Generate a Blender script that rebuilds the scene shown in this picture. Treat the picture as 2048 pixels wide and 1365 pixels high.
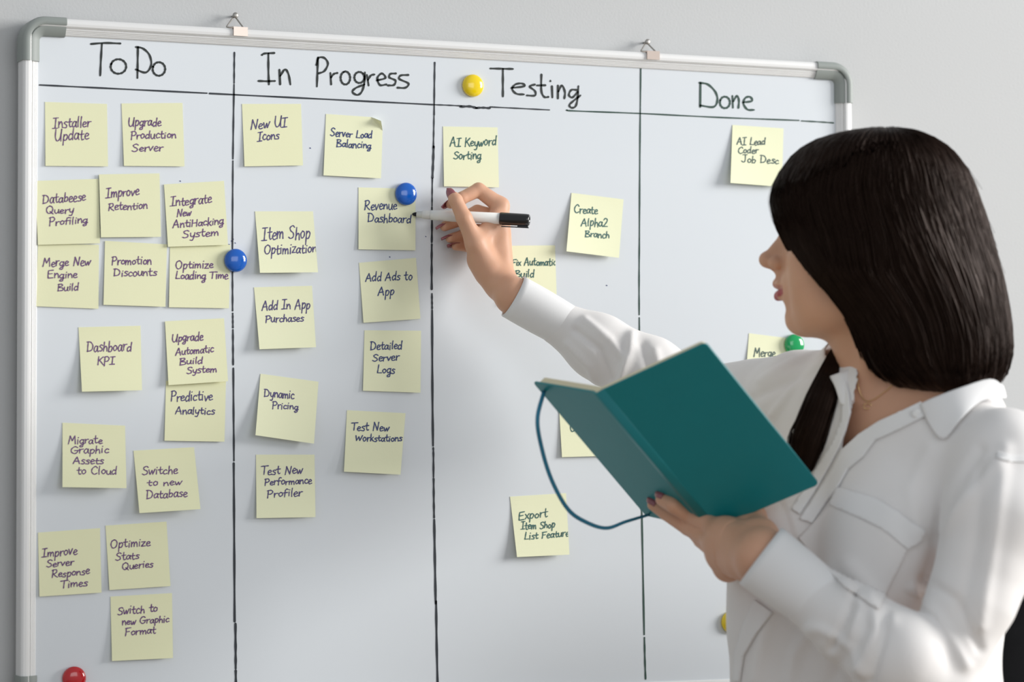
import bpy, bmesh, math, random
import numpy as np
import openvdb as vdb
from mathutils import Vector, Matrix, Euler
from mathutils.bvhtree import BVHTree

for o in list(bpy.data.objects):
    bpy.data.objects.remove(o, do_unlink=True)
SC = bpy.context.scene
COL = SC.collection
random.seed(7)
RNG = np.random.default_rng(7)

# ------------------------------------------------------------------ camera
ZT = 1.80                                  # height of the top edge of the board's writing surface
CX, CY, CZ = -0.8912, -3.4883, -0.5198 + ZT
YAW, PITCH, ROLL, FPX = 0.40766, 0.04272, -0.00296, 5998.6
BW, BH = 1.0868, 0.7947                    # writing surface
_f = np.array([math.sin(YAW) * math.cos(PITCH), math.cos(YAW) * math.cos(PITCH), math.sin(PITCH)])
_r = np.cross(_f, [0, 0, 1]); _r /= np.linalg.norm(_r)
_u = np.cross(_r, _f)
_c, _s = math.cos(ROLL), math.sin(ROLL)
CR, CU, CF = _c * _r + _s * _u, -_s * _r + _c * _u, _f
CAM = np.array([CX, CY, CZ])
cam_data = bpy.data.cameras.new('camera')
cam = bpy.data.objects.new('camera', cam_data)
COL.objects.link(cam)
m = Matrix(((CR[0], CU[0], -CF[0], CX), (CR[1], CU[1], -CF[1], CY), (CR[2], CU[2], -CF[2], CZ), (0, 0, 0, 1)))
cam.matrix_world = m
cam_data.sensor_width = 36.0
cam_data.lens = 36.0 * FPX / 2048.0
cam_data.clip_start = 0.05
cam_data.dof.use_dof = True
cam_data.dof.focus_distance = 3.70
cam_data.dof.aperture_fstop = 4.2
SC.camera = cam

# ------------------------------------------------------------------ light
world = bpy.data.worlds.new('room_light')
SC.world = world
world.use_nodes = True
bg = world.node_tree.nodes['Background']
bg.inputs['Color'].default_value = (0.90, 0.95, 1.0, 1)
bg.inputs['Strength'].default_value = 0.46


def area(name, loc, target, sx, sy, power, color):
    d = bpy.data.lights.new(name, 'AREA')
    d.shape = 'RECTANGLE'; d.size = sx; d.size_y = sy; d.energy = power; d.color = color
    o = bpy.data.objects.new(name, d); COL.objects.link(o)
    o.location = loc
    o.rotation_euler = (Vector(target) - Vector(loc)).to_track_quat('-Z', 'Y').to_euler()
    return o


area('window_daylight_right', (6.6, -3.0, 2.9), (0.6, -0.1, 1.35), 3.0, 2.6, 525, (1.0, 0.985, 0.96))
area('window_daylight_rear', (0.9, -5.2, 2.3), (0.6, 0.0, 1.3), 2.6, 1.6, 30, (0.93, 0.97, 1.0))

SC.view_settings.view_transform = 'Standard'
SC.view_settings.look = 'None'
SC.view_settings.exposure = 0.06
SC.view_settings.gamma = 1.0
SC.view_settings.use_curve_mapping = False


# ------------------------------------------------------------------ pixel <-> place
def ray(px, py):
    d = CF + (px - 1024.0) / FPX * CR - (py - 682.5) / FPX * CU
    return d


def Q(px, py, depth):                      # the point seen at a pixel, at a distance along the lens axis
    return CAM + depth * ray(px, py)


def Y(px, py, y=0.0):                      # the point seen at a pixel, on a plane parallel to the board
    d = ray(px, py)
    return CAM + d * ((y - CY) / d[1])


def to_px(P):
    v = np.asarray(P, float) - CAM
    z = v @ CF
    return 1024 + FPX * (v @ CR) / z, 682.5 - FPX * (v @ CU) / z, z


# ------------------------------------------------------------------ materials
def lin(r, g, b):
    f = lambda c: (c / 255 / 12.92) if c / 255 <= 0.04045 else ((c / 255 + 0.055) / 1.055) ** 2.4
    return (f(r), f(g), f(b), 1.0)


def setin(p, **kw):
    names = dict(rough='Roughness', metal='Metallic', spec='Specular IOR Level', coat='Coat Weight', coatr='Coat Roughness',
                 sss='Subsurface Weight', sheen='Sheen Weight', trans='Transmission Weight', aniso='Anisotropic')
    for k, v in kw.items():
        p.inputs[names[k]].default_value = v


def mat(name, color, var=0.06, scale=30.0, bump=0.0, bscale=200.0, stretch=None, **kw):
    m = bpy.data.materials.new(name); m.use_nodes = True
    nt = m.node_tree; p = nt.nodes['Principled BSDF']
    setin(p, **kw)
    tc = nt.nodes.new('ShaderNodeTexCoord')
    src = tc.outputs['Object']
    if stretch:
        mp = nt.nodes.new('ShaderNodeMapping'); mp.inputs['Scale'].default_value = stretch
        nt.links.new(src, mp.inputs['Vector']); src = mp.outputs['Vector']
    n = nt.nodes.new('ShaderNodeTexNoise'); n.inputs['Scale'].default_value = scale; n.inputs['Detail'].default_value = 3
    nt.links.new(src, n.inputs['Vector'])
    mix = nt.nodes.new('ShaderNodeMix'); mix.data_type = 'RGBA'
    c = np.array(color[:3])
    mix.inputs['A'].default_value = (*(c * (1 - var)), 1); mix.inputs['B'].default_value = (*np.minimum(c * (1 + var), 1), 1)
    nt.links.new(n.outputs['Fac'], mix.inputs['Factor'])
    nt.links.new(mix.outputs['Result'], p.inputs['Base Color'])
    if bump:
        n2 = nt.nodes.new('ShaderNodeTexNoise'); n2.inputs['Scale'].default_value = bscale; n2.inputs['Detail'].default_value = 4
        nt.links.new(src, n2.inputs['Vector'])
        b = nt.nodes.new('ShaderNodeBump'); b.inputs['Strength'].default_value = bump; b.inputs['Distance'].default_value = 0.002
        nt.links.new(n2.outputs['Fac'], b.inputs['Height']); nt.links.new(b.outputs['Normal'], p.inputs['Normal'])
    return m


M = dict(
    wall=mat('wall_paint', (0.575, 0.58, 0.58), .02, 3, .12, 300, rough=.85, spec=.2),
    floor=mat('floor_boards', (0.30, 0.24, 0.18), .2, 6, .05, 60, stretch=(1, 8, 1), rough=.5),
    panel=mat('enamel', (0.73, 0.765, 0.80), .01, 2, rough=.22, spec=.5),
    alu=mat('aluminium', (0.84, 0.835, 0.825), .02, 40, rough=.4, metal=.12, stretch=(1, 1, 1)),
    corner=mat('grey_plastic', lin(146, 152, 148), .03, 30, rough=.5),
    steel=mat('steel', (0.42, 0.40, 0.37), .05, 60, rough=.38, metal=.9),
    brass=mat('clip_metal', (0.75, 0.62, 0.54), .05, 60, rough=.3, metal=.9),
    paper=mat('note_paper', lin(240, 241, 206), .015, 25, .03, 500, rough=.8, spec=.2),
    paper2=mat('note_paper_deep', lin(239, 239, 200), .015, 25, .03, 500, rough=.8, spec=.2),
    ink_head=mat('board_marker_black', lin(26, 34, 32), .1, 60, rough=.5),
    ink_green=mat('board_marker_green', lin(32, 66, 56), .1, 60, rough=.5),
    ink_line=mat('board_marker_line', lin(34, 40, 48), .1, 60, rough=.5),
    ink_purple=mat('pen_purple', lin(110, 74, 126), .2, 90, rough=.6),
    ink_violet=mat('pen_violet', lin(80, 70, 122), .2, 90, rough=.6),
    ink_blue=mat('pen_blue', lin(56, 68, 120), .2, 90, rough=.6),
    ink_teal=mat('pen_teal', lin(58, 102, 98), .2, 90, rough=.6),
    ink_grey=mat('pen_grey', lin(70, 92, 88), .2, 90, rough=.6),
    blue=mat('magnet_blue', lin(8, 92, 190), .02, 20, rough=.15, coat=.5, coatr=.08),
    yellow=mat('magnet_yellow', lin(244, 212, 20), .02, 20, rough=.15, coat=.5, coatr=.08),
    red=mat('magnet_red', lin(190, 22, 30), .02, 20, rough=.15, coat=.5, coatr=.08),
    green=mat('magnet_green', lin(14, 158, 88), .02, 20, rough=.15, coat=.5, coatr=.08),
    white_plastic=mat('marker_white', (0.82, 0.81, 0.78), .02, 30, rough=.35),
    clear_plastic=mat('marker_neck', (0.74, 0.73, 0.70), .02, 30, rough=.3),
    black_plastic=mat('marker_black', (0.008, 0.008, 0.009), .1, 30, rough=.25, coat=.3, coatr=.1),
    felt=mat('felt', (0.012, 0.012, 0.02), .1, 60, rough=.9),
    cover=mat('book_cover', lin(0, 130, 136), .04, 40, .06, 900, rough=.45, spec=.5),
    groove=mat('book_groove', lin(16, 132, 138), .04, 40, rough=.4, spec=.5),
    pages=mat('page_edges', lin(232, 222, 190), .08, 8, rough=.8, stretch=(1, 1, 1)),
    elastic=mat('elastic', lin(44, 122, 152), .05, 300, rough=.7),
    shirt=mat('shirt_cloth', (0.84, 0.815, 0.80), .02, 12, .05, 700, rough=.75, spec=.25, sheen=.15),
    shirt2=mat('shirt_cloth_double', (0.86, 0.85, 0.845), .015, 12, .05, 700, rough=.75, spec=.25, sheen=.15),
    hair=mat('dark_hair', (0.014, 0.008, 0.006), .35, 60, rough=.42, spec=.2),
    nail=mat('nail_polish', lin(150, 84, 92), .03, 60, rough=.2, coat=.6, coatr=.1),
    eye=mat('eye_white', (0.8, 0.78, 0.75), .02, 60, rough=.15),
    iris=mat('iris', (0.06, 0.03, 0.015), .1, 200, rough=.1),
    gold=mat('gold', (0.8, 0.55, 0.28), .05, 90, rough=.25, metal=1.0),
    button=mat('button', (0.85, 0.84, 0.82), .02, 60, rough=.25),
    trousers=mat('trouser_cloth', (0.02, 0.02, 0.024), .1, 40, rough=.8),
    shoe=mat('shoe_leather', (0.02, 0.018, 0.017), .1, 40, rough=.4),
    chair=mat('chair_black', (0.006, 0.006, 0.007), .1, 40, .05, 300, rough=.8, spec=.08),
)


M['hair'].node_tree.nodes['Principled BSDF'].inputs['Specular Tint'].default_value = (.62, .42, .34, 1)


def skin_material():
    m = bpy.data.materials.new('skin'); m.use_nodes = True
    nt = m.node_tree; p = nt.nodes['Principled BSDF']
    setin(p, rough=.48, spec=.35, sss=.12)
    p.inputs['Subsurface Radius'].default_value = (0.010, 0.004, 0.002)
    p.inputs['Subsurface Scale'].default_value = 0.6
    n = nt.nodes.new('ShaderNodeTexNoise'); n.inputs['Scale'].default_value = 28; n.inputs['Detail'].default_value = 4
    tc = nt.nodes.new('ShaderNodeTexCoord'); nt.links.new(tc.outputs['Object'], n.inputs['Vector'])
    mix = nt.nodes.new('ShaderNodeMix'); mix.data_type = 'RGBA'
    mix.inputs['A'].default_value = lin(210, 160, 130); mix.inputs['B'].default_value = lin(222, 174, 146)
    nt.links.new(n.outputs['Fac'], mix.inputs['Factor'])
    at = nt.nodes.new('ShaderNodeAttribute'); at.attribute_name = 'lip'
    mix2 = nt.nodes.new('ShaderNodeMix'); mix2.data_type = 'RGBA'
    nt.links.new(at.outputs['Fac'], mix2.inputs['Factor'])
    nt.links.new(mix.outputs['Result'], mix2.inputs['A']); mix2.inputs['B'].default_value = lin(176, 84, 88)
    nt.links.new(mix2.outputs['Result'], p.inputs['Base Color'])
    n2 = nt.nodes.new('ShaderNodeTexNoise'); n2.inputs['Scale'].default_value = 500
    nt.links.new(tc.outputs['Object'], n2.inputs['Vector'])
    b = nt.nodes.new('ShaderNodeBump'); b.inputs['Strength'].default_value = .06; b.inputs['Distance'].default_value = .001
    nt.links.new(n2.outputs['Fac'], b.inputs['Height']); nt.links.new(b.outputs['Normal'], p.inputs['Normal'])
    return m


M['skin'] = skin_material()


# ------------------------------------------------------------------ objects
ORIGIN = {}


def link(name, verts, faces, material, parent=None, origin=None, smooth=True, fix=True):
    """ONE mesh object from world-space vertices."""
    V = np.asarray(verts, float)
    if parent is not None:
        org = ORIGIN[parent.name]
    else:
        org = np.asarray(origin if origin is not None else V.mean(0), float)
    me = bpy.data.meshes.new(name)
    me.from_pydata((V - org).tolist(), [], [list(map(int, f)) for f in faces])
    if fix:
        bm = bmesh.new(); bm.from_mesh(me)
        bmesh.ops.recalc_face_normals(bm, faces=bm.faces)
        bm.to_mesh(me); bm.free()
    if smooth:
        me.polygons.foreach_set('use_smooth', [True] * len(me.polygons))
    me.materials.append(material)
    me.update()
    o = bpy.data.objects.new(name, me); COL.objects.link(o)
    if parent is not None:
        o.parent = parent
    else:
        o.location = org
    ORIGIN[o.name] = org
    return o


def empty(name, loc):
    o = bpy.data.objects.new(name, None); COL.objects.link(o)
    o.empty_display_size = .05
    o.location = loc; ORIGIN[o.name] = np.asarray(loc, float)
    return o


def tag(o, label, cat, group=None):
    o['label'] = label; o['category'] = cat
    if group: o['group'] = group
    return o


def struct(o):
    o['kind'] = 'structure'
    return o


class MB:
    def __init__(s): s.v = []; s.f = []

    def add(s, V, F):
        n = len(s.v); s.v += [tuple(map(float, p)) for p in V]; s.f += [tuple(i + n for i in f) for f in F]
        return s

    def build(s, name, material, parent=None, origin=None, smooth=True, fix=True):
        return link(name, s.v, s.f, material, parent, origin, smooth, fix)


def box(x0, x1, y0, y1, z0, z1):
    V = [(x, y, z) for x in (x0, x1) for y in (y0, y1) for z in (z0, z1)]
    return V, [(0, 1, 3, 2), (4, 6, 7, 5), (0, 4, 5, 1), (2, 3, 7, 6), (0, 2, 6, 4), (1, 5, 7, 3)]


def frame_of(d, hint=(0, 0, 1)):
    d = np.asarray(d, float); d = d / np.linalg.norm(d)
    h = np.asarray(hint, float)
    if abs(d @ h) > .95: h = np.array([1.0, 0.1, 0])
    a = np.cross(h, d); a /= np.linalg.norm(a)
    return d, a, np.cross(d, a)


def tube(P, R, n=10, caps=True, hint=(0, 0, 1), flat=1.0, R2=None):
    """Sweep of a circle (or an ellipse: R across, R2 the other way) along points."""
    P = np.asarray(P, float); R = np.broadcast_to(np.asarray(R, float), (len(P),))
    R2 = R * flat if R2 is None else np.broadcast_to(np.asarray(R2, float), (len(P),))
    V = []; F = []
    for i in range(len(P)):
        t = P[min(i + 1, len(P) - 1)] - P[max(i - 1, 0)]
        d, a, b = frame_of(t, hint)
        for k in range(n):
            w = 2 * math.pi * k / n
            V.append(P[i] + a * math.cos(w) * R[i] + b * math.sin(w) * R2[i])
    for i in range(len(P) - 1):
        for k in range(n):
            F.append((i * n + k, i * n + (k + 1) % n, (i + 1) * n + (k + 1) % n, (i + 1) * n + k))
    if caps:
        F.append(tuple(range(n))[::-1]); F.append(tuple((len(P) - 1) * n + k for k in range(n)))
    return V, F


def lathe(A, D, prof, n=32):
    """Turned solid: prof = (distance along D from A, radius)."""
    d, a, b = frame_of(D)
    A = np.asarray(A, float)
    V = []; F = []
    for (t, r) in prof:
        for k in range(n):
            w = 2 * math.pi * k / n
            V.append(A + d * t + (a * math.cos(w) + b * math.sin(w)) * max(r, 1e-5))
    for i in range(len(prof) - 1):
        for k in range(n):
            F.append((i * n + k, i * n + (k + 1) % n, (i + 1) * n + (k + 1) % n, (i + 1) * n + k))
    F.append(tuple(range(n))[::-1]); F.append(tuple((len(prof) - 1) * n + k for k in range(n)))
    return V, F


def catmull(P, n=8, closed=False):
    P = np.asarray(P, float)
    if len(P) < 3 and not closed:
        return np.array([P[0] + (P[-1] - P[0]) * t for t in np.linspace(0, 1, max(2, n // 2))])
    E = np.vstack([P[-1], P, P[0], P[1]]) if closed else np.vstack([2 * P[0] - P[1], P, 2 * P[-1] - P[-2]])
    out = []
    for i in range(1, len(E) - 2):
        for t in np.linspace(0, 1, n, endpoint=False):
            a, b, c, d = E[i - 1], E[i], E[i + 1], E[i + 2]
            out.append(.5 * ((2 * b) + (c - a) * t + (2 * a - 5 * b + 4 * c - d) * t * t + (3 * b - a - 3 * c + d) * t ** 3))
    if not closed: out.append(P[-1])
    return np.array(out)


# ------------------------------------------------------------------ signed distance modelling
class Field:
    def __init__(s, lo, hi, h):
        s.h = h
        s.i0 = np.floor(np.asarray(lo) / h).astype(int); s.i1 = np.ceil(np.asarray(hi) / h).astype(int)
        s.a = np.full(s.i1 - s.i0 + 1, 0.08, np.float32)

    def window(s, lo, hi):
        a = np.maximum(np.floor(np.asarray(lo) / s.h).astype(int) - s.i0, 0)
        b = np.minimum(np.ceil(np.asarray(hi) / s.h).astype(int) - s.i0 + 1, np.array(s.a.shape))
        if np.any(b <= a): return None
        sl = tuple(slice(int(i), int(j)) for i, j in zip(a, b))
        ax = [((np.arange(i, j) + o) * s.h).astype(np.float32) for i, j, o in zip(a, b, s.i0)]
        return sl, ax

    def put(s, sl, d, k, op='add'):
        A = s.a[sl]
        if op == 'add':
            if k > 0:
                h = np.clip(.5 + .5 * (A - d) / k, 0, 1); s.a[sl] = A + (d - A) * h - k * h * (1 - h)
            else: s.a[sl] = np.minimum(A, d)
        else:
            d = -d
            if k > 0:
                h = np.clip(.5 - .5 * (A - d) / k, 0, 1); s.a[sl] = A + (d - A) * h + k * h * (1 - h)
            else: s.a[sl] = np.maximum(A, d)

    def cone(s, p, q, r0, r1, k=.004, op='add'):
        p, q = np.asarray(p, float), np.asarray(q, float); R = max(r0, r1) + k + 3 * s.h
        w = s.window(np.minimum(p, q) - R, np.maximum(p, q) + R)
        if w is None: return s
        sl, (X, Yy, Z) = w
        X = X[:, None, None] - np.float32(p[0]); Yy = Yy[None, :, None] - np.float32(p[1]); Z = Z[None, None, :] - np.float32(p[2])
        v = (q - p).astype(np.float32); L = max(float(v @ v), 1e-12)
        t = np.clip((X * v[0] + Yy * v[1] + Z * v[2]) / L, 0, 1)
        d = np.sqrt((X - t * v[0]) ** 2 + (Yy - t * v[1]) ** 2 + (Z - t * v[2]) ** 2) - (r0 + (r1 - r0) * t)
        s.put(sl, d, k, op); return s

    def chain(s, P, R, k=.004):
        for i in range(len(P) - 1): s.cone(P[i], P[i + 1], R[i], R[i + 1], k)
        return s

    def ball(s, p, r, k=.004, op='add'):
        return s.cone(p, np.asarray(p) + 1e-5, r, r, k, op)

    def ell(s, c, axes, rad, k=.01, op='add'):
        c = np.asarray(c, float); axes = np.asarray(axes, float); rad = np.asarray(rad, float)
        ext = np.sqrt(((axes * rad[:, None]) ** 2).sum(0)) + k + 3 * s.h
        w = s.window(c - ext, c + ext)
        if w is None: return s
        sl, (X, Yy, Z) = w
        X = X[:, None, None] - np.float32(c[0]); Yy = Yy[None, :, None] - np.float32(c[1]); Z = Z[None, None, :] - np.float32(c[2])
        k0 = 0; k1 = 0
        for a, r in zip(axes, rad):
            t = (X * np.float32(a[0]) + Yy * np.float32(a[1]) + Z * np.float32(a[2])) / np.float32(r)
            k0 = k0 + t * t; k1 = k1 + (t / np.float32(r)) ** 2
        k0 = np.sqrt(k0); k1 = np.sqrt(k1) + 1e-6
        s.put(sl, k0 * (k0 - 1) / k1, k, op); return s

    def custom(s, lo, hi, fn, k=.004, op='add'):
        w = s.window(lo, hi)
        if w is None: return s
        sl, (X, Yy, Z) = w
        s.put(sl, fn(X[:, None, None], Yy[None, :, None], Z[None, None, :]).astype(np.float32), k, op); return s


def polygonize(fields):
    g = vdb.FloatGrid(0.08)
    h = fields[0].h
    for f in fields:
        g.copyFromArray(np.ascontiguousarray(f.a), ijk=tuple(int(i) for i in f.i0))
    pts, tris, quads = g.convertToPolygons(isovalue=0.0, adaptivity=0.0)
    return np.asarray(pts, float) * h, [tuple(q) for q in quads.tolist()] + [tuple(t) for t in tris.tolist()]


_lat = RNG.random((64, 64, 64)).astype(np.float32)


def vnoise(P, scale):
    P = np.asarray(P, float) * scale
    i = np.floor(P).astype(int); f = P - i; f = f * f * (3 - 2 * f)
    g = lambda a, b, c: _lat[(i[:, 0] + a) % 64, (i[:, 1] + b) % 64, (i[:, 2] + c) % 64]
    x, y, z = f[:, 0], f[:, 1], f[:, 2]
    c00 = g(0, 0, 0) * (1 - x) + g(1, 0, 0) * x; c10 = g(0, 1, 0) * (1 - x) + g(1, 1, 0) * x
    c01 = g(0, 0, 1) * (1 - x) + g(1, 0, 1) * x; c11 = g(0, 1, 1) * (1 - x) + g(1, 1, 1) * x
    return (c00 * (1 - y) + c10 * y) * (1 - z) + (c01 * (1 - y) + c11 * y) * z - .5


def vertex_normals(V, F):
    N = np.zeros_like(V)
    q = np.array([f if len(f) == 4 else (*f, f[2]) for f in F])
    n = np.cross(V[q[:, 2]] - V[q[:, 0]], V[q[:, 3]] - V[q[:, 1]])
    t = np.array([len(f) == 3 for f in F])
    if t.any(): n[t] = np.cross(V[q[t, 1]] - V[q[t, 0]], V[q[t, 2]] - V[q[t, 0]])
    for k in range(4): np.add.at(N, q[:, k], n)
    N /= np.linalg.norm(N, axis=1)[:, None] + 1e-12
    return N


# ================================================================== THE SETTING
WY = 0.026                                               # face of the wall behind the board
V, F = box(-2.2, 3.4, WY, WY + .12, 0, 2.8)
struct(link('wall_back', V, F, M['wall'], smooth=False))
V, F = box(-2.2, 3.4, -6.0, WY, -.05, 0)
struct(link('floor', V, F, M['floor'], smooth=False))
mb = MB(); mb.add(*box(-2.2, 3.4, WY - .014, WY, 0, .09)); mb.add(*box(-2.2, 3.4, WY - .009, WY, .09, .1))
struct(mb.build('baseboard_back', M['wall'], smooth=False))

# ================================================================== WHITEBOARD
board = empty('whiteboard', (BW / 2, 0.012, ZT - BH))
tag(board, 'white enamel whiteboard in an aluminium frame with four hand-drawn columns, hung on the wall', 'whiteboard')
FWD = 0.0195                                             # width of the frame
V, F = box(-.004, BW + .004, 0, .012, ZT - BH - .004, ZT + .004)
link('panel', V, F, M['panel'], board, smooth=False)

# profile of the frame rail: (outward from the writing surface, y)
RAIL = [(-.0005, .002), (-.0005, -.0015), (.0010, -.0030), (.0016, -.0029), (.0026, -.0042), (.0032, -.0041), (.0042, -.0053),
        (.0048, -.0052), (.0058, -.0064), (.0066, -.0066), (.0072, -.0056), (.0080, -.0056), (.0086, -.0090), (.0100, -.0106),
        (.0130, -.0112), (.0165, -.0108), (.0186, -.0096), (.0195, -.0072), (.0195, .0135), (.0, .0135)]
CORN = [(-.0022, .001), (-.0022, -.0030), (-.0008, -.0052), (.0085, -.0100), (.0093, -.0100), (.0096, -.0086), (.0106, -.0086), (.0110, -.0124),
        (.0125, -.0134), (.0170, -.0134), (.0196, -.0118), (.0208, -.0085), (.0208, .0146), (-.001, .0146)]


def sweep2d(path, prof):
    """path: (x, z, nx, nz) stations; prof along the outward normal."""
    V = []; F = []; n = len(prof)
    for (x, z, nx, nz) in path:
        for (o, y) in prof: V.append((x + nx * o, y, z + nz * o))
    for i in range(len(path) - 1):
        for k in range(n):
            F.append((i * n + k, i * n + (k + 1) % n, (i + 1) * n + (k + 1) % n, (i + 1) * n + k))
    F.append(tuple(range(n))[::-1]); F.append(tuple((len(path) - 1) * n + k for k in range(n)))
    return V, F


for a, b, nn in (((0, ZT), (BW, ZT), (0, 1)), ((0, ZT - BH), (BW, ZT - BH), (0, -1)),
                 ((0, ZT - BH), (0, ZT), (-1, 0)), ((BW, ZT - BH), (BW, ZT), (1, 0))):
    V, F = sweep2d([(*a, *nn), (*b, *nn)], RAIL)
    link('frame_rail', V, F, M['alu'], board, smooth=False)
for sx, sz in ((-1, 1), (1, 1), (-1, -1), (1, -1)):
    ex = 0 if sx < 0 else BW; ez = ZT if sz > 0 else ZT - BH
    r, L = .008, .033
    path = [(ex, ez - sz * L, sx, 0), (ex, ez - sz * r, sx, 0)]
    for k in range(1, 9):
        w = math.pi / 2 * k / 9
        path.append((ex - sx * r + sx * r * math.cos(w), ez - sz * r + sz * r * math.sin(w), sx * math.cos(w), sz * math.sin(w)))
    path += [(ex - sx * r, ez, 0, sz), (ex - sx * L, ez, 0, sz)]
    V, F = sweep2d(path, CORN)
    o = link('frame_corner', V, F, M['corner'], board)
    md = o.modifiers.new('edge', 'EDGE_SPLIT'); md.split_angle = math.radians(35)
    o['label'] = 'grey plastic frame corner'


# ---- ink: ribbons on a surface given by fn(x, y) -> point, in the plane's own units
def ribbon(mb, P, w, fn, taper=True):
    P = np.asarray(P, float)
    keep = [0] + [i for i in range(1, len(P)) if np.linalg.norm(P[i] - P[i - 1]) > 1e-6]
    P = P[keep]
    if len(P) < 2: P = np.vstack([P, P + [w * .3, 0]])
    T = np.gradient(P, axis=0); T /= np.linalg.norm(T, axis=1)[:, None] + 1e-12
    Nn = np.c_[-T[:, 1], T[:, 0]]
    # round ends
    pts = [(P[0] - T[0] * w * .45, w * .2)] + [(p, w * .5) for p in P] + [(P[-1] + T[-1] * w * .45, w * .2)]
    Ns = np.vstack([Nn[0], Nn, Nn[-1]])
    V = []
    for i, (p, h) in enumerate(pts):
        j = 1 + .16 * math.sin(i * .9 + P[0][0] * 3)
        V.append(fn(*(p + Ns[i] * h * j))); V.append(fn(*(p - Ns[i] * h * j)))
    mb.add(V, [(2 * i, 2 * i + 1, 2 * i + 3, 2 * i + 2) for i in range(len(pts) - 1)])


ell = lambda cx, cy, rx, ry, a0=200, a1=560, n=14: [(cx + rx * math.cos(math.radians(a)), cy + ry * math.sin(math.radians(a))) for a in np.linspace(a0, a1, n)]
HEAD = {
    'To Do': ('ink_head', [[(182, 88), (210, 86), (241, 87)], [(204, 88), (202, 120), (200.6, 151)], ell(237, 133, 15.5, 14.5, 195, 565),
              [(276, 94), (275.5, 125), (275, 156)], [(272, 94), (286, 97), (299, 110), (302.5, 130), (292, 145), (272, 139)], ell(318, 138, 12.5, 13.5)]),
    'In': ('ink_head', [[(524, 110), (530, 107), (549, 106)], [(537, 107), (537, 138), (538, 169)], [(517, 162), (534, 162.5), (550, 162)],
              [(559, 139.5), (560.5, 169)], [(560.5, 152), (570, 139), (577, 148), (581, 169)]]),
    'Progress': ('ink_head', [[(636, 115), (635, 145), (634, 173)], [(633, 130), (637, 116), (649, 116), (656, 127.5), (649, 142), (637, 147)],
              [(661, 146), (662.5, 169)], [(662, 155), (668, 148), (675, 146)], ell(691, 156, 9.5, 13, 250, 610),
              ell(719, 155, 10, 11, 320, 670), [(730, 145), (729, 165), (724, 183), (715, 190), (705, 184), (712, 176), (729, 169)],
              [(734, 150), (737.5, 171)], [(736, 160), (742, 151), (749, 149)],
              [(754, 161), (771, 156), (764, 147), (755, 156), (760, 170), (773, 169)],
              [(792, 147), (781, 148), (779, 155), (791, 161), (788, 170), (776, 171)],
              [(817, 150), (802, 151), (799, 158), (817, 167), (811, 175.5), (795, 175.5)]]),
    'Testing': ('ink_head', [[(981, 137), (1004, 137.5), (1026, 138)], [(1006, 138), (1006, 165), (1006, 193)],
              [(1023, 176), (1049, 172.5), (1044, 167), (1031, 169), (1024.5, 178), (1033, 187.5), (1048, 189)],
              [(1070, 169), (1059.5, 173), (1070, 182), (1070, 191), (1054, 191)],
              [(1083, 149), (1083, 182), (1089, 194), (1097, 194)], [(1074, 171), (1091, 170.6)], [(1104, 172.5), (1105, 195)], [(1101, 161.5), (1101, 162.5)],
              [(1116, 171), (1116, 197)], [(1117, 183), (1124, 171), (1130, 184), (1129, 197)],
              [(1154, 180), (1143, 180), (1138, 190), (1145, 195), (1155.5, 184)],
              [(1157, 172.5), (1155, 199), (1151, 213), (1143, 215.6), (1139, 210), (1147, 202), (1161, 191)]]),
    'Done': ('ink_green', [[(1401, 166), (1400.5, 214)], [(1399, 165.5), (1416, 169), (1431, 184), (1435, 201), (1427, 214), (1400.5, 211)],
              ell(1450, 205, 10, 11.5), [(1465, 192), (1466, 215.5)], [(1466.5, 203), (1474, 192), (1478, 201), (1477, 216)],
              [(1486, 205), (1504, 202), (1500.6, 194), (1491, 196), (1487, 207), (1495, 219), (1508, 220)]]),
}
inkpt = lambda px, py: Y(px, py, -.0004)
for k, (mk, strokes) in HEAD.items():
    mb = MB()
    for s in strokes: ribbon(mb, catmull(s, 7), 4.0, inkpt)
    o = mb.build('heading', M[mk], board)
    o['label'] = 'hand-lettered heading reading ' + k
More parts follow.
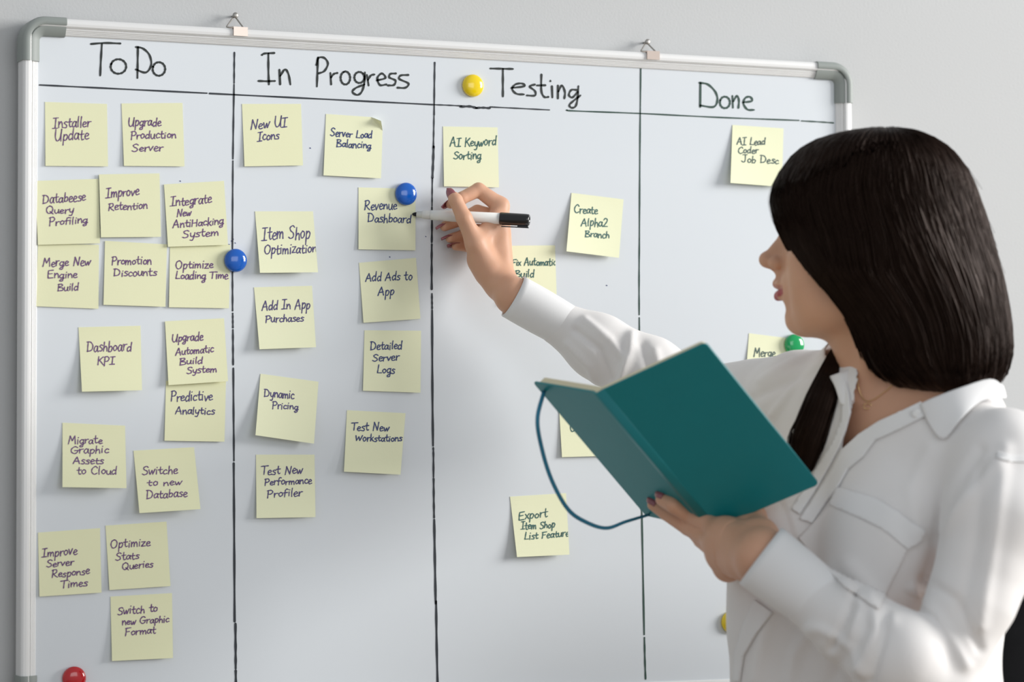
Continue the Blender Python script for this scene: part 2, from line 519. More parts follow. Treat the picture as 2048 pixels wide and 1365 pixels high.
LINES = [
    ('ink_line', 'header_rule', [((79, 170), (200, 176), (414, 186.5), 3.2), ((419, 187), (640, 198), (867, 209.5), 3.2), ((868, 209.5), (895, 210.5), (924, 212), 2.6),
                  ((921, 213.5), (940, 213), (954, 216.5), 4.6), ((952, 216), (966, 215.5), (980, 216.5), 4.2), ((980, 214), (1040, 217), (1099, 220), 2.6)]),
    ('ink_green', 'header_rule', [((1133, 220.5), (1150, 222), (1281, 227), 2.8), ((1281, 227), (1440, 235), (1598, 241), 2.8), ((1603, 242), (1640, 244), (1667, 246), 2.8)]),
    ('ink_line', 'column_line', [((469, 105), (468.6, 135), (468.4, 166), 3.2), ((468.3, 169), (467, 245), (466, 318), 3.2), ((466, 322), (465.5, 400), (465, 498), 3.0),
                  ((465, 540), (465.3, 580), (465.4, 622), 3.2), ((465.6, 627), (465.8, 640), (466, 656), 3.2), ((466, 660), (466.2, 695), (466.4, 730), 3.6),
                  ((466.8, 737), (467.4, 840), (468, 922), 3.6), ((467.6, 927), (468.6, 1080), (469.4, 1244), 4.2), ((471, 1248), (471.4, 1300), (471.6, 1338), 4.6), ((471.6, 1342), (472.2, 1380), (473, 1404), 4.6)]),
    ('ink_line', 'column_line', [((869.6, 125), (869, 170), (868.4, 230), 3.2), ((868.2, 232), (867.6, 265), (867, 296), 2.8), ((867.4, 293), (866.4, 325), (865, 356), 4.4),
                  ((865, 357), (864.4, 390), (864.2, 412), 2.8), ((864, 415), (864, 450), (863.6, 485), 4.0), ((863.6, 489), (863.4, 530), (863.6, 579), 4.2), ((864, 588), (864.2, 605), (864.4, 618), 3.6), ((864.4, 621), (865, 780), (866.2, 892), 4.2),
                  ((866.6, 896), (867, 910), (867.2, 955), 3.6), ((867.4, 958), (867.8, 1000), (868.4, 1036), 3.8), ((868.6, 1040), (870, 1120), (871.6, 1208), 4.4), ((872.4, 1203), (873.6, 1290), (876, 1394), 4.2)]),
    ('ink_green', 'column_line', [((1281.6, 137), (1280, 300), (1279, 480), 2.8), ((1279, 480), (1278.4, 560), (1278.6, 630), 2.8), ((1278.8, 636), (1279.6, 760), (1281, 900), 3.0),
                  ((1281, 900), (1284.5, 1060), (1288.6, 1270), 3.2), ((1289, 1276), (1290, 1320), (1291.4, 1359), 3.2)]),
]
for i, (mk, nm, segs) in enumerate(LINES):
    mb = MB()
    for s in segs: ribbon(mb, catmull(s[:3], 10), s[3], inkpt)
    mb.build(nm, M[mk], board)
for (x, y) in ((463, 482), (466, 478), (458, 489), (470, 486), (851, 473), (779, 514), (620, 296), (1213, 571), (360, 362)):
    mb = MB(); ribbon(mb, [(x, y), (x + 1.2, y + .8)], 1.8, inkpt)
    mb.build('ink_speck', M['ink_blue'], board)


# ---- hanging clips and wall nails
def hanger(px, top_y, nail):
    c = Y(px, 0, 0)[0]
    z0 = ZT + FWD
    w = .0090; c -= .0040
    mb = MB()
    mb.add(*box(c - w, c + w, -.0122, .014, z0 + .0002, z0 + .0016))
    mb.add(*box(c - w, c + w, -.0134, -.0122, z0 - .0095, z0 + .0016))
    clip = mb.build('hanging_clip', M['brass'], board, smooth=False)
    nz = nail[1]
    A = np.array([nail[0] - .0150, .0035, z0 + .0030]); B = np.array([nail[0] + .0068, .0035, z0 + .0030]); T = np.array([nail[0], WY - .0075, nz + .0002])
    P = []
    for p, q in ((A, B), (B, T), (T, A)):
        P += [p + (q - p) * t for t in (.06, .3, .5, .7, .94)]
    P = catmull(P, 3, closed=True)
    V, F = tube(list(P) + [P[0], P[1]], .00105, 8, caps=False, hint=(0, 1, 0))
    link('ring', V, F, M['steel'], clip)
    V, F = lathe((nail[0], WY - .001, nz), (0, -1, 0), [(-.01, .0013), (.009, .0013), (.0095, .0028), (.0102, .0036), (.0112, .0037), (.0120, .0030), (.0124, .0006)], 16)
    return link('wall_nail', V, F, M['steel'])


for px, nail_px, which in ((481, (470, 31), 'left'), (1303, (1294, 84), 'right')):
    t = Y(*nail_px, .016)
    n = hanger(px, 0, (t[0], t[2]))
    tag(n, 'grey round-headed nail in the wall above the ' + ('To Do and In Progress divider' if which == 'left' else 'Testing and Done divider'), 'nail', 'nails the whiteboard hangs from')

# ================================================================== HANDWRITING
GL = {
 'A': (.72, [[(0, 0), (.14, .5), (.33, 1)], [(.33, 1), (.46, .5), (.58, 0)], [(.08, .36), (.54, .4)]]),
 'B': (.66, [[(.1, 1), (.08, .5), (.06, 0)], [(.02, .96), (.4, .98), (.46, .76), (.12, .54), (.5, .42), (.52, .1), (.04, .02)]]),
 'C': (.64, [[(.56, .8), (.38, 1), (.1, .72), (.05, .3), (.28, 0), (.56, .14)]]),
 'D': (.72, [[(.12, 1), (.1, .5), (.1, 0)], [(.0, .97), (.36, .94), (.6, .58), (.48, .14), (.06, .02)]]),
 'E': (.62, [[(.54, .98), (.1, .94)], [(.1, .94), (.06, .5), (.08, .02)], [(.08, .02), (.54, .05)], [(.08, .52), (.44, .56)]]),
 'F': (.58, [[(.1, .95), (.1, .5), (.06, 0)], [(.04, .95), (.56, 1)], [(.1, .5), (.42, .55)]]),
 'G': (.72, [[(.6, .84), (.36, 1), (.08, .68), (.08, .24), (.36, .0), (.58, .2), (.58, .44)], [(.34, .43), (.7, .46)]]),
 'H': (.68, [[(.1, 1), (.06, 0)], [(.56, 1), (.54, 0)], [(.06, .5), (.56, .54)]]),
 'I': (.52, [[(.02, .97), (.48, 1)], [(.26, 1), (.24, .5), (.22, 0)], [(-.02, 0), (.46, .02)]]),
 'J': (.6, [[(.12, .97), (.58, 1)], [(.4, 1), (.4, .24), (.24, 0), (.02, .16)]]),
 'K': (.62, [[(.1, 1), (.08, .5), (.06, 0)], [(.54, .96), (.1, .46)], [(.2, .56), (.38, .3), (.58, 0)]]),
 'L': (.56, [[(.16, 1), (.1, .4), (.06, .02)], [(.06, .02), (.5, .02)]]),
 'M': (.8, [[(0, 0), (.08, .5), (.14, 1)], [(.14, 1), (.36, .4)], [(.36, .4), (.6, 1)], [(.6, 1), (.68, 0)]]),
 'N': (.7, [[(.04, -.02), (.1, .5), (.14, 1)], [(.14, 1), (.48, .04)], [(.48, .04), (.54, .5), (.6, 1)]]),
 'O': (.74, [[(.36, 1), (.12, .82), (.05, .4), (.22, .02), (.5, .1), (.62, .56), (.5, .9), (.3, 1.0)]]),
 'P': (.6, [[(.12, 1), (.1, .5), (.08, -.05)], [(.02, .94), (.36, 1), (.52, .76), (.38, .5), (.1, .46)]]),
 'Q': (.74, [[(.36, 1), (.12, .82), (.05, .4), (.22, .02), (.5, .1), (.62, .56), (.5, .9), (.3, 1.0)], [(.38, .26), (.68, -.1)]]),
 'R': (.64, [[(.12, 1), (.1, .5), (.06, 0)], [(.02, .94), (.38, 1), (.5, .76), (.34, .52), (.1, .46)], [(.18, .46), (.36, .2), (.58, .0)]]),
 'S': (.6, [[(.54, .86), (.36, 1), (.12, .84), (.2, .6), (.44, .42), (.46, .14), (.22, 0), (.02, .12)]]),
 'T': (.58, [[(-.06, .95), (.26, .98), (.64, 1)], [(.28, .98), (.26, .5), (.24, 0)]]),
 'U': (.68, [[(.06, 1), (.04, .36), (.2, .02), (.42, .14), (.54, .6), (.58, 1)], [(.58, 1), (.54, .4), (.56, 0)]]),
 'W': (.86, [[(.02, .9), (.12, .04)], [(.12, .04), (.38, .7)], [(.38, .7), (.52, .04)], [(.52, .04), (.8, .92)]]),
 '2': (.56, [[(.06, .78), (.26, 1), (.46, .78), (.3, .4), (.04, .04)], [(.04, .04), (.5, .04)]]),
 'a': (.5, [[(.38, .5), (.2, .58), (.04, .28), (.14, .02), (.32, .16), (.4, .56)], [(.4, .56), (.38, .2), (.46, .0)]]),
 'b': (.48, [[(.1, 1), (.08, .5), (.06, .02)], [(.07, .36), (.26, .54), (.4, .34), (.28, .04), (.06, .06)]]),
 'c': (.44, [[(.38, .48), (.22, .58), (.05, .3), (.16, .02), (.4, .1)]]),
 'd': (.52, [[(.36, .46), (.2, .54), (.04, .26), (.14, .0), (.34, .16)], [(.44, 1.02), (.4, .5), (.4, .0)]]),
 'e': (.45, [[(.06, .28), (.3, .34), (.36, .48), (.2, .58), (.05, .3), (.16, .02), (.42, .1)]]),
 'f': (.4, [[(.42, .92), (.28, 1), (.16, .8), (.14, .4), (.12, -.04)], [(.0, .5), (.36, .54)]]),
 'g': (.5, [[(.36, .5), (.2, .56), (.04, .3), (.16, .06), (.34, .2)], [(.42, .58), (.38, .1), (.34, -.3), (.16, -.4), (.06, -.28), (.24, -.12), (.48, .06)]]),
 'h': (.5, [[(.1, 1), (.08, .5), (.06, 0)], [(.07, .28), (.24, .54), (.36, .4), (.4, 0)]]),
 'i': (.26, [[(.1, .56), (.1, 0)], [(.13, .8), (.15, .84)]]),
 'k': (.46, [[(.1, 1), (.08, .5), (.06, 0)], [(.38, .56), (.1, .24)], [(.16, .3), (.4, 0)]]),
 'l': (.25, [[(.12, 1), (.08, .5), (.1, .0)]]),
 'm': (.7, [[(.04, .56), (.06, 0)], [(.06, .26), (.2, .54), (.3, .42), (.31, .02)], [(.31, .28), (.46, .54), (.56, .4), (.6, 0)]]),
 'n': (.5, [[(.04, .56), (.06, 0)], [(.06, .26), (.24, .55), (.36, .4), (.42, 0)]]),
 'o': (.48, [[(.22, .57), (.05, .34), (.16, .02), (.36, .14), (.38, .44), (.2, .58)]]),
 'p': (.5, [[(.1, .58), (.08, .1), (.06, -.42)], [(.08, .36), (.26, .58), (.42, .38), (.28, .04), (.08, .08)]]),
 'r': (.4, [[(.06, .56), (.08, 0)], [(.08, .26), (.18, .5), (.38, .54)]]),
 's': (.42, [[(.38, .52), (.22, .58), (.1, .44), (.32, .24), (.28, .03), (.02, .04)]]),
 't': (.42, [[(.18, .92), (.16, .3), (.24, .02), (.38, .08)], [(-.02, .54), (.38, .58)]]),
 'u': (.5, [[(.05, .56), (.06, .16), (.2, .0), (.36, .2), (.4, .56)], [(.4, .56), (.38, .16), (.46, 0)]]),
 'v': (.44, [[(.02, .56), (.16, .02)], [(.16, .02), (.38, .58)]]),
 'w': (.62, [[(.02, .54), (.1, .1), (.16, .02)], [(.16, .02), (.3, .46)], [(.3, .46), (.38, .02)], [(.38, .02), (.58, .6)]]),
 'x': (.44, [[(.02, .54), (.38, .0)], [(.38, .56), (.02, 0)]]),
 'y': (.48, [[(.06, .56), (.08, .2), (.24, .08), (.38, .3)], [(.42, .58), (.34, .0), (.22, -.36), (.04, -.32)]]),
 'z': (.46, [[(.04, .54), (.38, .56)], [(.38, .56), (.04, .02)], [(.04, .02), (.42, .04)]]),
 ' ': (.42, []),
}


def write(mb, text, x0, y0, x1, y1, h, w, fn, rnd):
    adv = sum(GL[c][0] for c in text)
    last = text[-1]
    ux, uy = x1 - x0, y1 - y0
    sx = ux / (adv - .06); x = 0
    for c in text:
        a, strokes = GL[c]
        jy = rnd.uniform(-.07, .07); js = rnd.uniform(.88, 1.12); jx = rnd.uniform(-.02, .02)
        for s in strokes:
            P = catmull([(p[0], p[1]) for p in s], 6) if len(s) > 2 else catmull(s, 8)
            out = []
            for (gx, gy) in P:
                t = (x + gx + jx) * sx
                out.append((x0 + t + gy * h * .06, y0 + uy * t / ux - (gy * js + jy) * h))
            ribbon(mb, out, w, fn)
        x += a


# ================================================================== STICKY NOTES
def homog(q):
    A = []; b = []
    for (u, v), (x, y) in zip(((0, 0), (1, 0), (1, 1), (0, 1)), q):
        A.append([u, v, 1, 0, 0, 0, -u * x, -v * x]); b.append(x)
        A.append([0, 0, 0, u, v, 1, -u * y, -v * y]); b.append(y)
    s = np.linalg.solve(np.array(A, float), np.array(b, float))
    return np.append(s, 1).reshape(3, 3)


def note(corners, lines, ink, label, curl=.003, base=.0006, lift=0.0, tr=0.0, group=None, deep=False, penw=2.1, left=0.0):
    H = homog(corners); Hi = np.linalg.inv(H)

    def off(u, v):
        o = base + curl * v ** 1.8 + left * (1 - u) ** 2 * (v ** .8)
        if lift: o += lift * max(0, .12 - v) / .12 * (u ** 3)
        if tr:
            t = max(0.0, u + (1 - v) - 1.80)
            o += tr * (t / .2) ** 1.4
        return o

    def surf(u, v, e=0.0):
        p = H @ np.array([u, v, 1]); p = p[:2] / p[2]
        if tr:
            t = max(0.0, u + (1 - v) - 1.80) / .2
            p = p + np.array([-8, 12]) * t * .5
        return Y(p[0], p[1], -off(u, v) - e)

    n = 14
    V = []; F = []
    for e in (0.0, -.0003):
        for i in range(n + 1):
            for j in range(n + 1): V.append(surf(i / n, j / n, e))
    idx = lambda e, i, j: e * (n + 1) ** 2 + i * (n + 1) + j
    for i in range(n):
        for j in range(n):
            F.append((idx(0, i, j), idx(0, i + 1, j), idx(0, i + 1, j + 1), idx(0, i, j + 1)))
            F.append((idx(1, i, j), idx(1, i, j + 1), idx(1, i + 1, j + 1), idx(1, i + 1, j)))
    for k in range(n):
        F += [(idx(0, k, 0), idx(1, k, 0), idx(1, k + 1, 0), idx(0, k + 1, 0)), (idx(0, k, n), idx(0, k + 1, n), idx(1, k + 1, n), idx(1, k, n)),
              (idx(0, 0, k), idx(0, 0, k + 1), idx(1, 0, k + 1), idx(1, 0, k)), (idx(0, n, k), idx(1, n, k), idx(1, n, k + 1), idx(0, n, k + 1))]
    top = surf(.5, 0)
    o = link('sticky_note', V, F, M['paper2' if deep else 'paper'], origin=top, smooth=False)
    tag(o, label, 'sticky note', group or 'yellow sticky notes on the whiteboard')
    if lines:
        mb = MB(); rnd = random.Random(label)

        def fn(px, py):
            q = Hi @ np.array([px, py, 1]); u, v = q[:2] / q[2]
            return surf(min(max(u, 0.004), .996), min(max(v, .004), .996), .0003)
        for L in lines: write(mb, *L, penw, fn, rnd)
        mb.build('handwriting', M[ink], o)
    return o


P_, V_, B_, T_, G_ = 'ink_purple', 'ink_violet', 'ink_blue', 'ink_teal', 'ink_grey'
S = 'yellow sticky note reading '
NOTES = [
 ([(90, 204), (214, 208), (216, 333), (91, 332)], [('Installer', 106, 256, 181, 254, 20), ('Update', 110, 281, 177, 280, 22)], P_, S + 'Installer Update', dict(curl=.002, deep=True)),
 ([(243, 207), (365, 206), (369, 333), (248, 332)], [('Upgrade', 257, 253.5, 322, 252, 18), ('Production', 261, 278, 352, 276, 15), ('Server', 264, 303, 326, 302, 15)], P_, S + 'Upgrade Production Server', dict(curl=.0025, deep=True)),
 ([(70, 362), (197, 358), (200, 487), (76, 490)], [('Databeese', 85, 408, 171, 402, 19), ('Query', 92, 428, 147, 426, 14), ('Profiling', 98, 452, 175, 446, 15)], P_, S + 'Database Query Profiling, beside the left frame', dict(curl=.002, base=.0016, deep=True)),
 ([(198, 349), (319, 347), (322, 474), (202, 475)], [('Improve', 212, 396, 278, 391, 19), ('Retention', 217, 421, 295, 418, 15)], P_, S + 'Improve Retention', dict(curl=.003, base=.0030, deep=True)),
 ([(328, 369), (448, 362), (456, 490), (336, 494)], [('Integrate', 341, 413, 423, 406, 19), ('New', 354, 433, 382, 431, 14), ('AntiHacking', 346, 456, 447, 449, 15), ('System', 365, 477, 437, 472, 15)], P_, S + 'Integrate New AntiHacking System', dict(curl=.003, base=.0016, deep=True)),
 ([(76, 487), (198, 490), (197, 618), (72, 613)], [('Merge New', 86, 534, 181, 531, 18), ('Engine', 95, 557, 154, 556, 15), ('Build', 115, 582, 157, 581, 15)], P_, S + 'Merge New Engine Build', dict(curl=.002, base=.0005, deep=True)),
 ([(210, 482), (334, 489), (331, 614), (207, 610)], [('Promotion', 223, 530, 303, 529, 16), ('Discounts', 227, 553, 313, 552, 15)], P_, S + 'Promotion Discounts', dict(curl=.003, base=.0014, deep=True)),
 ([(340, 488), (461, 490), (458, 617), (338, 615)], [('Optimize', 351, 538, 426, 537, 16), ('Loading Time', 351, 558, 456, 558, 15)], P_, S + 'Optimize Loading Time, held by a blue magnet', dict(curl=.003, base=.0005, deep=True)),
 ([(157, 655), (281, 652), (284, 781), (164, 784)], [('Dashboard', 173, 705, 263, 702, 20), ('KPI', 195, 731, 229, 730, 16)], P_, S + 'Dashboard KPI', dict(curl=.011, deep=True)),
 ([(330, 643), (448, 637), (456, 763), (337, 771)], [('Upgrade', 344, 684, 406, 681, 17), ('Automatic', 351, 711, 427, 705, 14), ('Build', 359, 731, 405, 727, 14), ('System', 373, 748, 433, 744, 14)], P_, S + 'Upgrade Automatic Build System', dict(curl=.005, base=.0018, deep=True)),
 ([(332, 762), (452, 758), (449, 884), (329, 882)], [('Predictive', 341, 803, 425, 802, 19), ('Analytics', 351, 829, 429, 829, 15)], V_, S + 'Predictive Analytics', dict(curl=.0035, base=.0005, deep=True)),
 ([(125, 846), (250, 852), (253, 977), (125, 975)], [('Migrate', 137, 888, 204, 887, 15), ('Graphic', 141, 908, 217, 906, 14), ('Assets', 146, 928, 207, 928, 14), ('to Cloud', 154, 949, 233, 949, 15)], P_, S + 'Migrate Graphic Assets to Cloud', dict(curl=.013, deep=True)),
 ([(267, 902), (388, 895), (401, 1019), (279, 1027)], [('Switche', 284, 951, 355, 947, 16), ('to new', 295, 973, 363, 970, 13), ('Database', 292, 998, 374, 994, 16)], P_, S + 'Switche to new Database', dict(curl=.014, deep=True)),
 ([(76, 1066), (200, 1057), (203, 1186), (79, 1194)], [('Improve', 84, 1116, 154, 1109, 18), ('Server', 93, 1135, 147, 1131, 14), ('Response', 103, 1157, 179, 1149, 15), ('Times', 122, 1177, 175, 1172, 14)], P_, S + 'Improve Server Response Times', dict(curl=.0025, deep=True)),
 ([(211, 1052), (333, 1044), (341, 1173), (219, 1181)], [('Optimize', 221, 1097, 300, 1093, 17), ('Stats', 231, 1122, 278, 1118, 15), ('Queries', 244, 1140, 306, 1135, 14)], P_, S + 'Optimize Stats Queries', dict(curl=.003, deep=True)),
 ([(221, 1194), (344, 1187), (346, 1317), (224, 1323)], [('Switch to', 235, 1230, 315, 1224, 16), ('new Graphic', 244, 1251, 338, 1245, 14), ('Format', 250, 1272, 311, 1267, 15)], P_, S + 'Switch to new Graphic Format', dict(curl=.005, deep=True)),
 ([(484, 208), (602, 208), (606, 331), (489, 333)], [('New UI', 501, 259, 574, 253, 20), ('Icons', 515, 282, 558, 278, 17)], V_, S + 'New UI Icons', dict(curl=.003, deep=True)),
 ([(652, 228), (766, 236), (762, 357), (647, 351)], [('Server Load', 661, 272, 744, 277, 15), ('Balancing', 673, 294, 742, 297, 14)], B_, S + 'Server Load Balancing, with a curled corner', dict(curl=.004, tr=.012)),
 ([(717, 375), (831, 378), (831, 501), (717, 499)], [('Revenue', 729, 420, 793, 419, 18), ('Dashboard', 735, 445, 822, 446, 17)], B_, S + 'Revenue Dashboard at the marker tip, under a blue magnet', dict(curl=.003)),
 ([(510, 423), (626, 423), (636, 545), (520, 546)], [('Item Shop', 524, 480, 620, 478, 25), ('Optimization', 528, 509, 633, 505, 20)], V_, S + 'Item Shop Optimization', dict(curl=.013)),
 ([(508, 575), (624, 572), (632, 695), (519, 699)], [('Add In App', 524, 621, 620, 618, 19), ('Purchases', 531, 645, 607, 643, 15)], V_, S + 'Add In App Purchases', dict(curl=.011)),
 ([(521, 748), (637, 764), (628, 888), (511, 871)], [('Dynamic', 528, 793, 588, 798, 16), ('Pricing', 544, 818, 596, 820, 14)], V_, S + 'Dynamic Pricing, tilted clockwise', dict(curl=.012, left=.004)),
 ([(718, 526), (832, 516), (841, 638), (727, 646)], [('Add Ads to', 731, 564, 824, 560, 17), ('App', 756, 592, 788, 589, 18)], B_, S + 'Add Ads to App, tilted counterclockwise', dict(curl=.004)),
 ([(729, 661), (842, 662), (841, 786), (726, 782)], [('Detailed', 740, 700, 804, 699, 16), ('Server', 745, 722, 798, 722, 15), ('Logs', 754, 747, 789, 747, 16)], B_, S + 'Detailed Server Logs', dict(curl=.003)),
 ([(694, 821), (811, 827), (801, 950), (688, 944)], [('Test New', 703, 862, 778, 862, 15), ('Workstations', 711, 883, 804, 883, 13)], B_, S + 'Test New Workstations', dict(curl=.006)),
 ([(512, 910), (629, 910), (631, 1035), (513, 1037)], [('Test New', 523, 951, 605, 947, 16), ('Performance', 529, 971, 623, 968, 14), ('Profiler', 534, 996, 604, 992, 15)], V_, S + 'Test New Performance Profiler', dict(curl=.007)),
 ([(886, 253), (995, 255), (998, 375), (888, 373)], [('AI Keyword', 900, 294, 992, 291, 18), ('Sorting', 907, 319, 962, 319, 16)], T_, S + 'AI Keyword Sorting', dict(curl=.003)),
 ([(1003, 492), (1110, 491), (1114, 612), (1004, 611)], [('Fix Automatic', 1024, 532, 1112, 531, 14), ('Build', 1030, 555, 1068, 554, 14)], T_, S + 'Fix Automatic, half covered by the wrist and cuff', dict(curl=.003)),
 ([(1143, 386), (1247, 399), (1238, 516), (1133, 503)], [('Create', 1148, 426, 1195, 428, 15), ('Alpha2', 1162, 452, 1215, 454, 16), ('Branch', 1170, 474, 1219, 477, 14)], T_, S + 'Create Alpha2 Branch', dict(curl=.009, left=.005)),
 ([(1117, 797), (1224, 797), (1230, 912), (1124, 915)], [('C', 1140, 864, 1149, 864, 16)], T_, 'yellow sticky note mostly hidden behind the teal notebook', dict(curl=.004)),
 ([(1020, 994), (1132, 987), (1139, 1110), (1034, 1115)], [('Export', 1037, 1041, 1095, 1034, 17), ('Item Shop', 1042, 1060, 1110, 1056, 14), ('List Feature', 1049, 1080, 1138, 1073, 14)], T_, S + 'Export Item Shop List Feature', dict(curl=.010)),
 ([(1465, 250), (1567, 257), (1564, 374), (1461, 366)], [('AI Lead', 1474, 290, 1530, 290, 14), ('Coder', 1476, 307, 1516, 307, 12), ('Job Desc', 1483, 325, 1557, 328, 14)], G_, S + 'AI Lead Coder Job Desc', dict(curl=.008, left=.004)),
 ([(1498, 667), (1601, 680), (1594, 800), (1489, 788)], [('Merge', 1508, 713, 1550, 714, 16), ('A', 1522, 736, 1532, 736, 15)], G_, S + 'Merge, under the green magnet', dict(curl=.007)),
]
for c, lines, ink, label, kw in NOTES:
    note(c, lines, ink, label, **kw)


# ================================================================== MAGNETS
def magnet(px, py, y, mk, label):
    c = Y(px, py, y - .004); c[1] = y
    R = .0142
    prof = [(0, R * .94), (.001, R), (.0035, R), (.0045, R * .97), (.0060, R * .88), (.0072, R * .72), (.0080, R * .5), (.0085, R * .25), (.0086, .0003)]
    V, F = lathe(c, (0, -1, 0), prof, 40)
    o = link('round_magnet', V, F, M[mk], origin=c)
    return tag(o, label, 'magnet', 'round magnets on the whiteboard')


magnet(947, 171, -.0003, 'yellow', 'yellow round magnet left of the Testing heading')
magnet(813, 388, -.0016, 'blue', 'blue round magnet on the Revenue Dashboard note')
magnet(472, 521, -.0022, 'blue', 'blue round magnet on the column line beside the Optimize Loading Time note')
magnet(149, 1358, -.0003, 'red', 'red round magnet near the bottom left corner of the whiteboard')
magnet(1590, 690, -.0020, 'green', 'green round magnet on the Merge note below the chin')
magnet(1464, 1245, -.0003, 'yellow', 'yellow round magnet half hidden behind the white shirt')

# ================================================================== MARKER (held in the right hand)
tip = Y(824.5, 428.5, -.0022); end = Y(1059, 440.5, -.082)
AX = (end - tip) / np.linalg.norm(end - tip); MLEN = float(np.linalg.norm(end - tip))
sc = MLEN / 235.0                                        # metres per photo pixel along the marker
marker = tag(empty('marker', tip + AX * MLEN * .5), 'white whiteboard marker with a black cap on its end, held in the writing hand', 'marker')
V, F = lathe(tip, AX, [(0, .0006), (3 * sc, .0020), (8 * sc, .0027), (11 * sc, .0029)], 24)
link('nib', V, F, M['felt'], marker)
V, F = lathe(tip, AX, [(9 * sc, .0030), (10 * sc, .0040), (20 * sc, .0043), (21 * sc, .0052), (22 * sc, .0054), (36 * sc, .0056), (37 * sc, .0050), (40 * sc, .005)], 32)
link('neck', V, F, M['clear_plastic'], marker)
V, F = lathe(tip, AX, [(37 * sc, .0050), (38 * sc, .0062), (58 * sc, .0066), (80 * sc, .0070), (178 * sc, .0071), (178.5 * sc, .005)], 40)
link('barrel', V, F, M['white_plastic'], marker)
V, F = lathe(tip, AX, [(176 * sc, .0060), (176.5 * sc, .0077), (178 * sc, .0080), (228 * sc, .0076), (233 * sc, .0073), (235 * sc, .0062), (235.2 * sc, .0046), (233.5 * sc, .0042), (233.5 * sc, .001)], 40)
cap = link('cap', V, F, M['black_plastic'], marker)
dn = np.array([0, 0, -1.0]); dn -= AX * (dn @ AX); dn /= np.linalg.norm(dn); sd = np.cross(AX, dn)
mb = MB()
def obox(mb, o, u, v, w, a, b, c):
    V = [o + u * i + v * j + w * k for i in a for j in b for k in c]
    mb.add(V, [(0, 1, 3, 2), (4, 6, 7, 5), (0, 4, 5, 1), (2, 3, 7, 6), (0, 2, 6, 4), (1, 5, 7, 3)])
obox(mb, tip, AX, dn, sd, (180 * sc, 234 * sc), (.0090, .0103), (-.0022, .0022))
obox(mb, tip, AX, dn, sd, (212 * sc, 233 * sc), (.0060, .0094), (-.0018, .0018))
mb.build('clip', M['black_plastic'], cap, smooth=False)

# ================================================================== NOTEBOOK (held open in the left hand)
ST = Q(1193, 786, 3.205); SB = Q(1423, 1062, 3.305)      # spine, top and bottom
EV = SB - ST; EL = np.linalg.norm(EV); EV /= EL
def cover_dir(px, py, depth):
    w = Q(px, py, depth) - ST; w -= EV * (w @ EV)
    return w / np.linalg.norm(w)
WR = cover_dir(1412, 686, 3.142); WL = cover_dir(1063, 763, 3.308)
LR = float((Q(1412, 686, 3.142) - ST) @ WR); LL = float((Q(1063, 763, 3.308) - ST) @ WL)
NR = np.cross(WR, EV); NR *= np.sign(NR @ (ST - CAM)); NL = np.cross(WL, EV); NL *= np.sign(NL @ (ST - CAM))   # inward, away from the lens
book = tag(empty('notebook', (ST + SB) / 2), 'open teal hardcover notebook with an elastic strap, held up in the left hand', 'notebook')


def slab(o, u, v, n, ulen, vlen, t0, t1, r=.006, bow=0.0, u0=0.0, inset=0.0):
    """rounded sheet: u across from the spine, v down, n inward; corners rounded on the far edge."""
    pts = []
    for (cx, cy, a0) in ((ulen - r, vlen - r - inset, 0), (ulen - r, r + inset, -90)):
        pass
    out = [(u0, inset)]
    for a in np.linspace(-90, 0, 6): out.append((ulen - r + r * math.cos(math.radians(a)), inset + r + r * math.sin(math.radians(a))))
    for a in np.linspace(0, 90, 6): out.append((ulen - r + r * math.cos(math.radians(a)), vlen - inset - r + r * math.sin(math.radians(a))))
    out.append((u0, vlen - inset))
    V = []
    k = len(out)
    f = lambda a: bow * math.sin(min(1, a / ulen) * math.pi) ** .8 if bow else 0
    for t in (t0, t1):
        for (a, b) in out: V.append(o + u * a + v * b + n * (t + (f(a) if t == t1 else 0)))
    F = [tuple(range(k)), tuple(range(k, 2 * k))[::-1]] + [(i, (i + 1) % k, k + (i + 1) % k, k + i) for i in range(k)]
    return V, F


def bevel(o, w=.0008, seg=2):
    b = o.modifiers.new('bevel', 'BEVEL'); b.width = w; b.segments = seg; b.limit_method = 'ANGLE'; b.angle_limit = math.radians(40)


for u, n, L, nm in ((WR, NR, LR, 'back'), (WL, NL, LL, 'front')):
    V, F = slab(ST, u, EV, n, L, EL, 0.0, .0024, u0=.006)
    o = link('cover', V, F, M['cover'], book, smooth=False); bevel(o)
    mb = MB()
    nleaf = 5
    for q in range(nleaf):
        t0 = .0026 + q * .0017
        mb.add(*slab(ST + n * 0, u, EV, n, L - .004 - .0005 * q, EL, t0, t0 + .00155, r=.005, u0=.003, inset=.003))
    mb.build('page_block', M['pages'], book, smooth=False)
# spine: a rounded strip between the covers
sp = []
for t in np.linspace(-1, 1, 13):
    if t < 0: b = WL * (.0095 * -t)
    else: b = WR * (.0095 * t)
    sp.append(b - (NR + NL) / 2 * (.0016 * (1 - t * t)) )
V = [ST + p for p in sp] + [SB + p for p in sp] + [ST + p + (NR + NL) / 2 * .002 for p in sp] + [SB + p + (NR + NL) / 2 * .002 for p in sp]
k = len(sp); F = []
for i in range(k - 1):
    F += [(i, i + 1, k + i + 1, k + i), (2 * k + i, 3 * k + i, 3 * k + i + 1, 2 * k + i + 1), (i, 2 * k + i, 2 * k + i + 1, i + 1), (k + i, k + i + 1, 3 * k + i + 1, 3 * k + i)]
F += [(0, k, 3 * k, 2 * k), (k - 1, 3 * k - 1, 4 * k - 1, 2 * k - 1)]
link('spine', V, F, M['groove'], book)
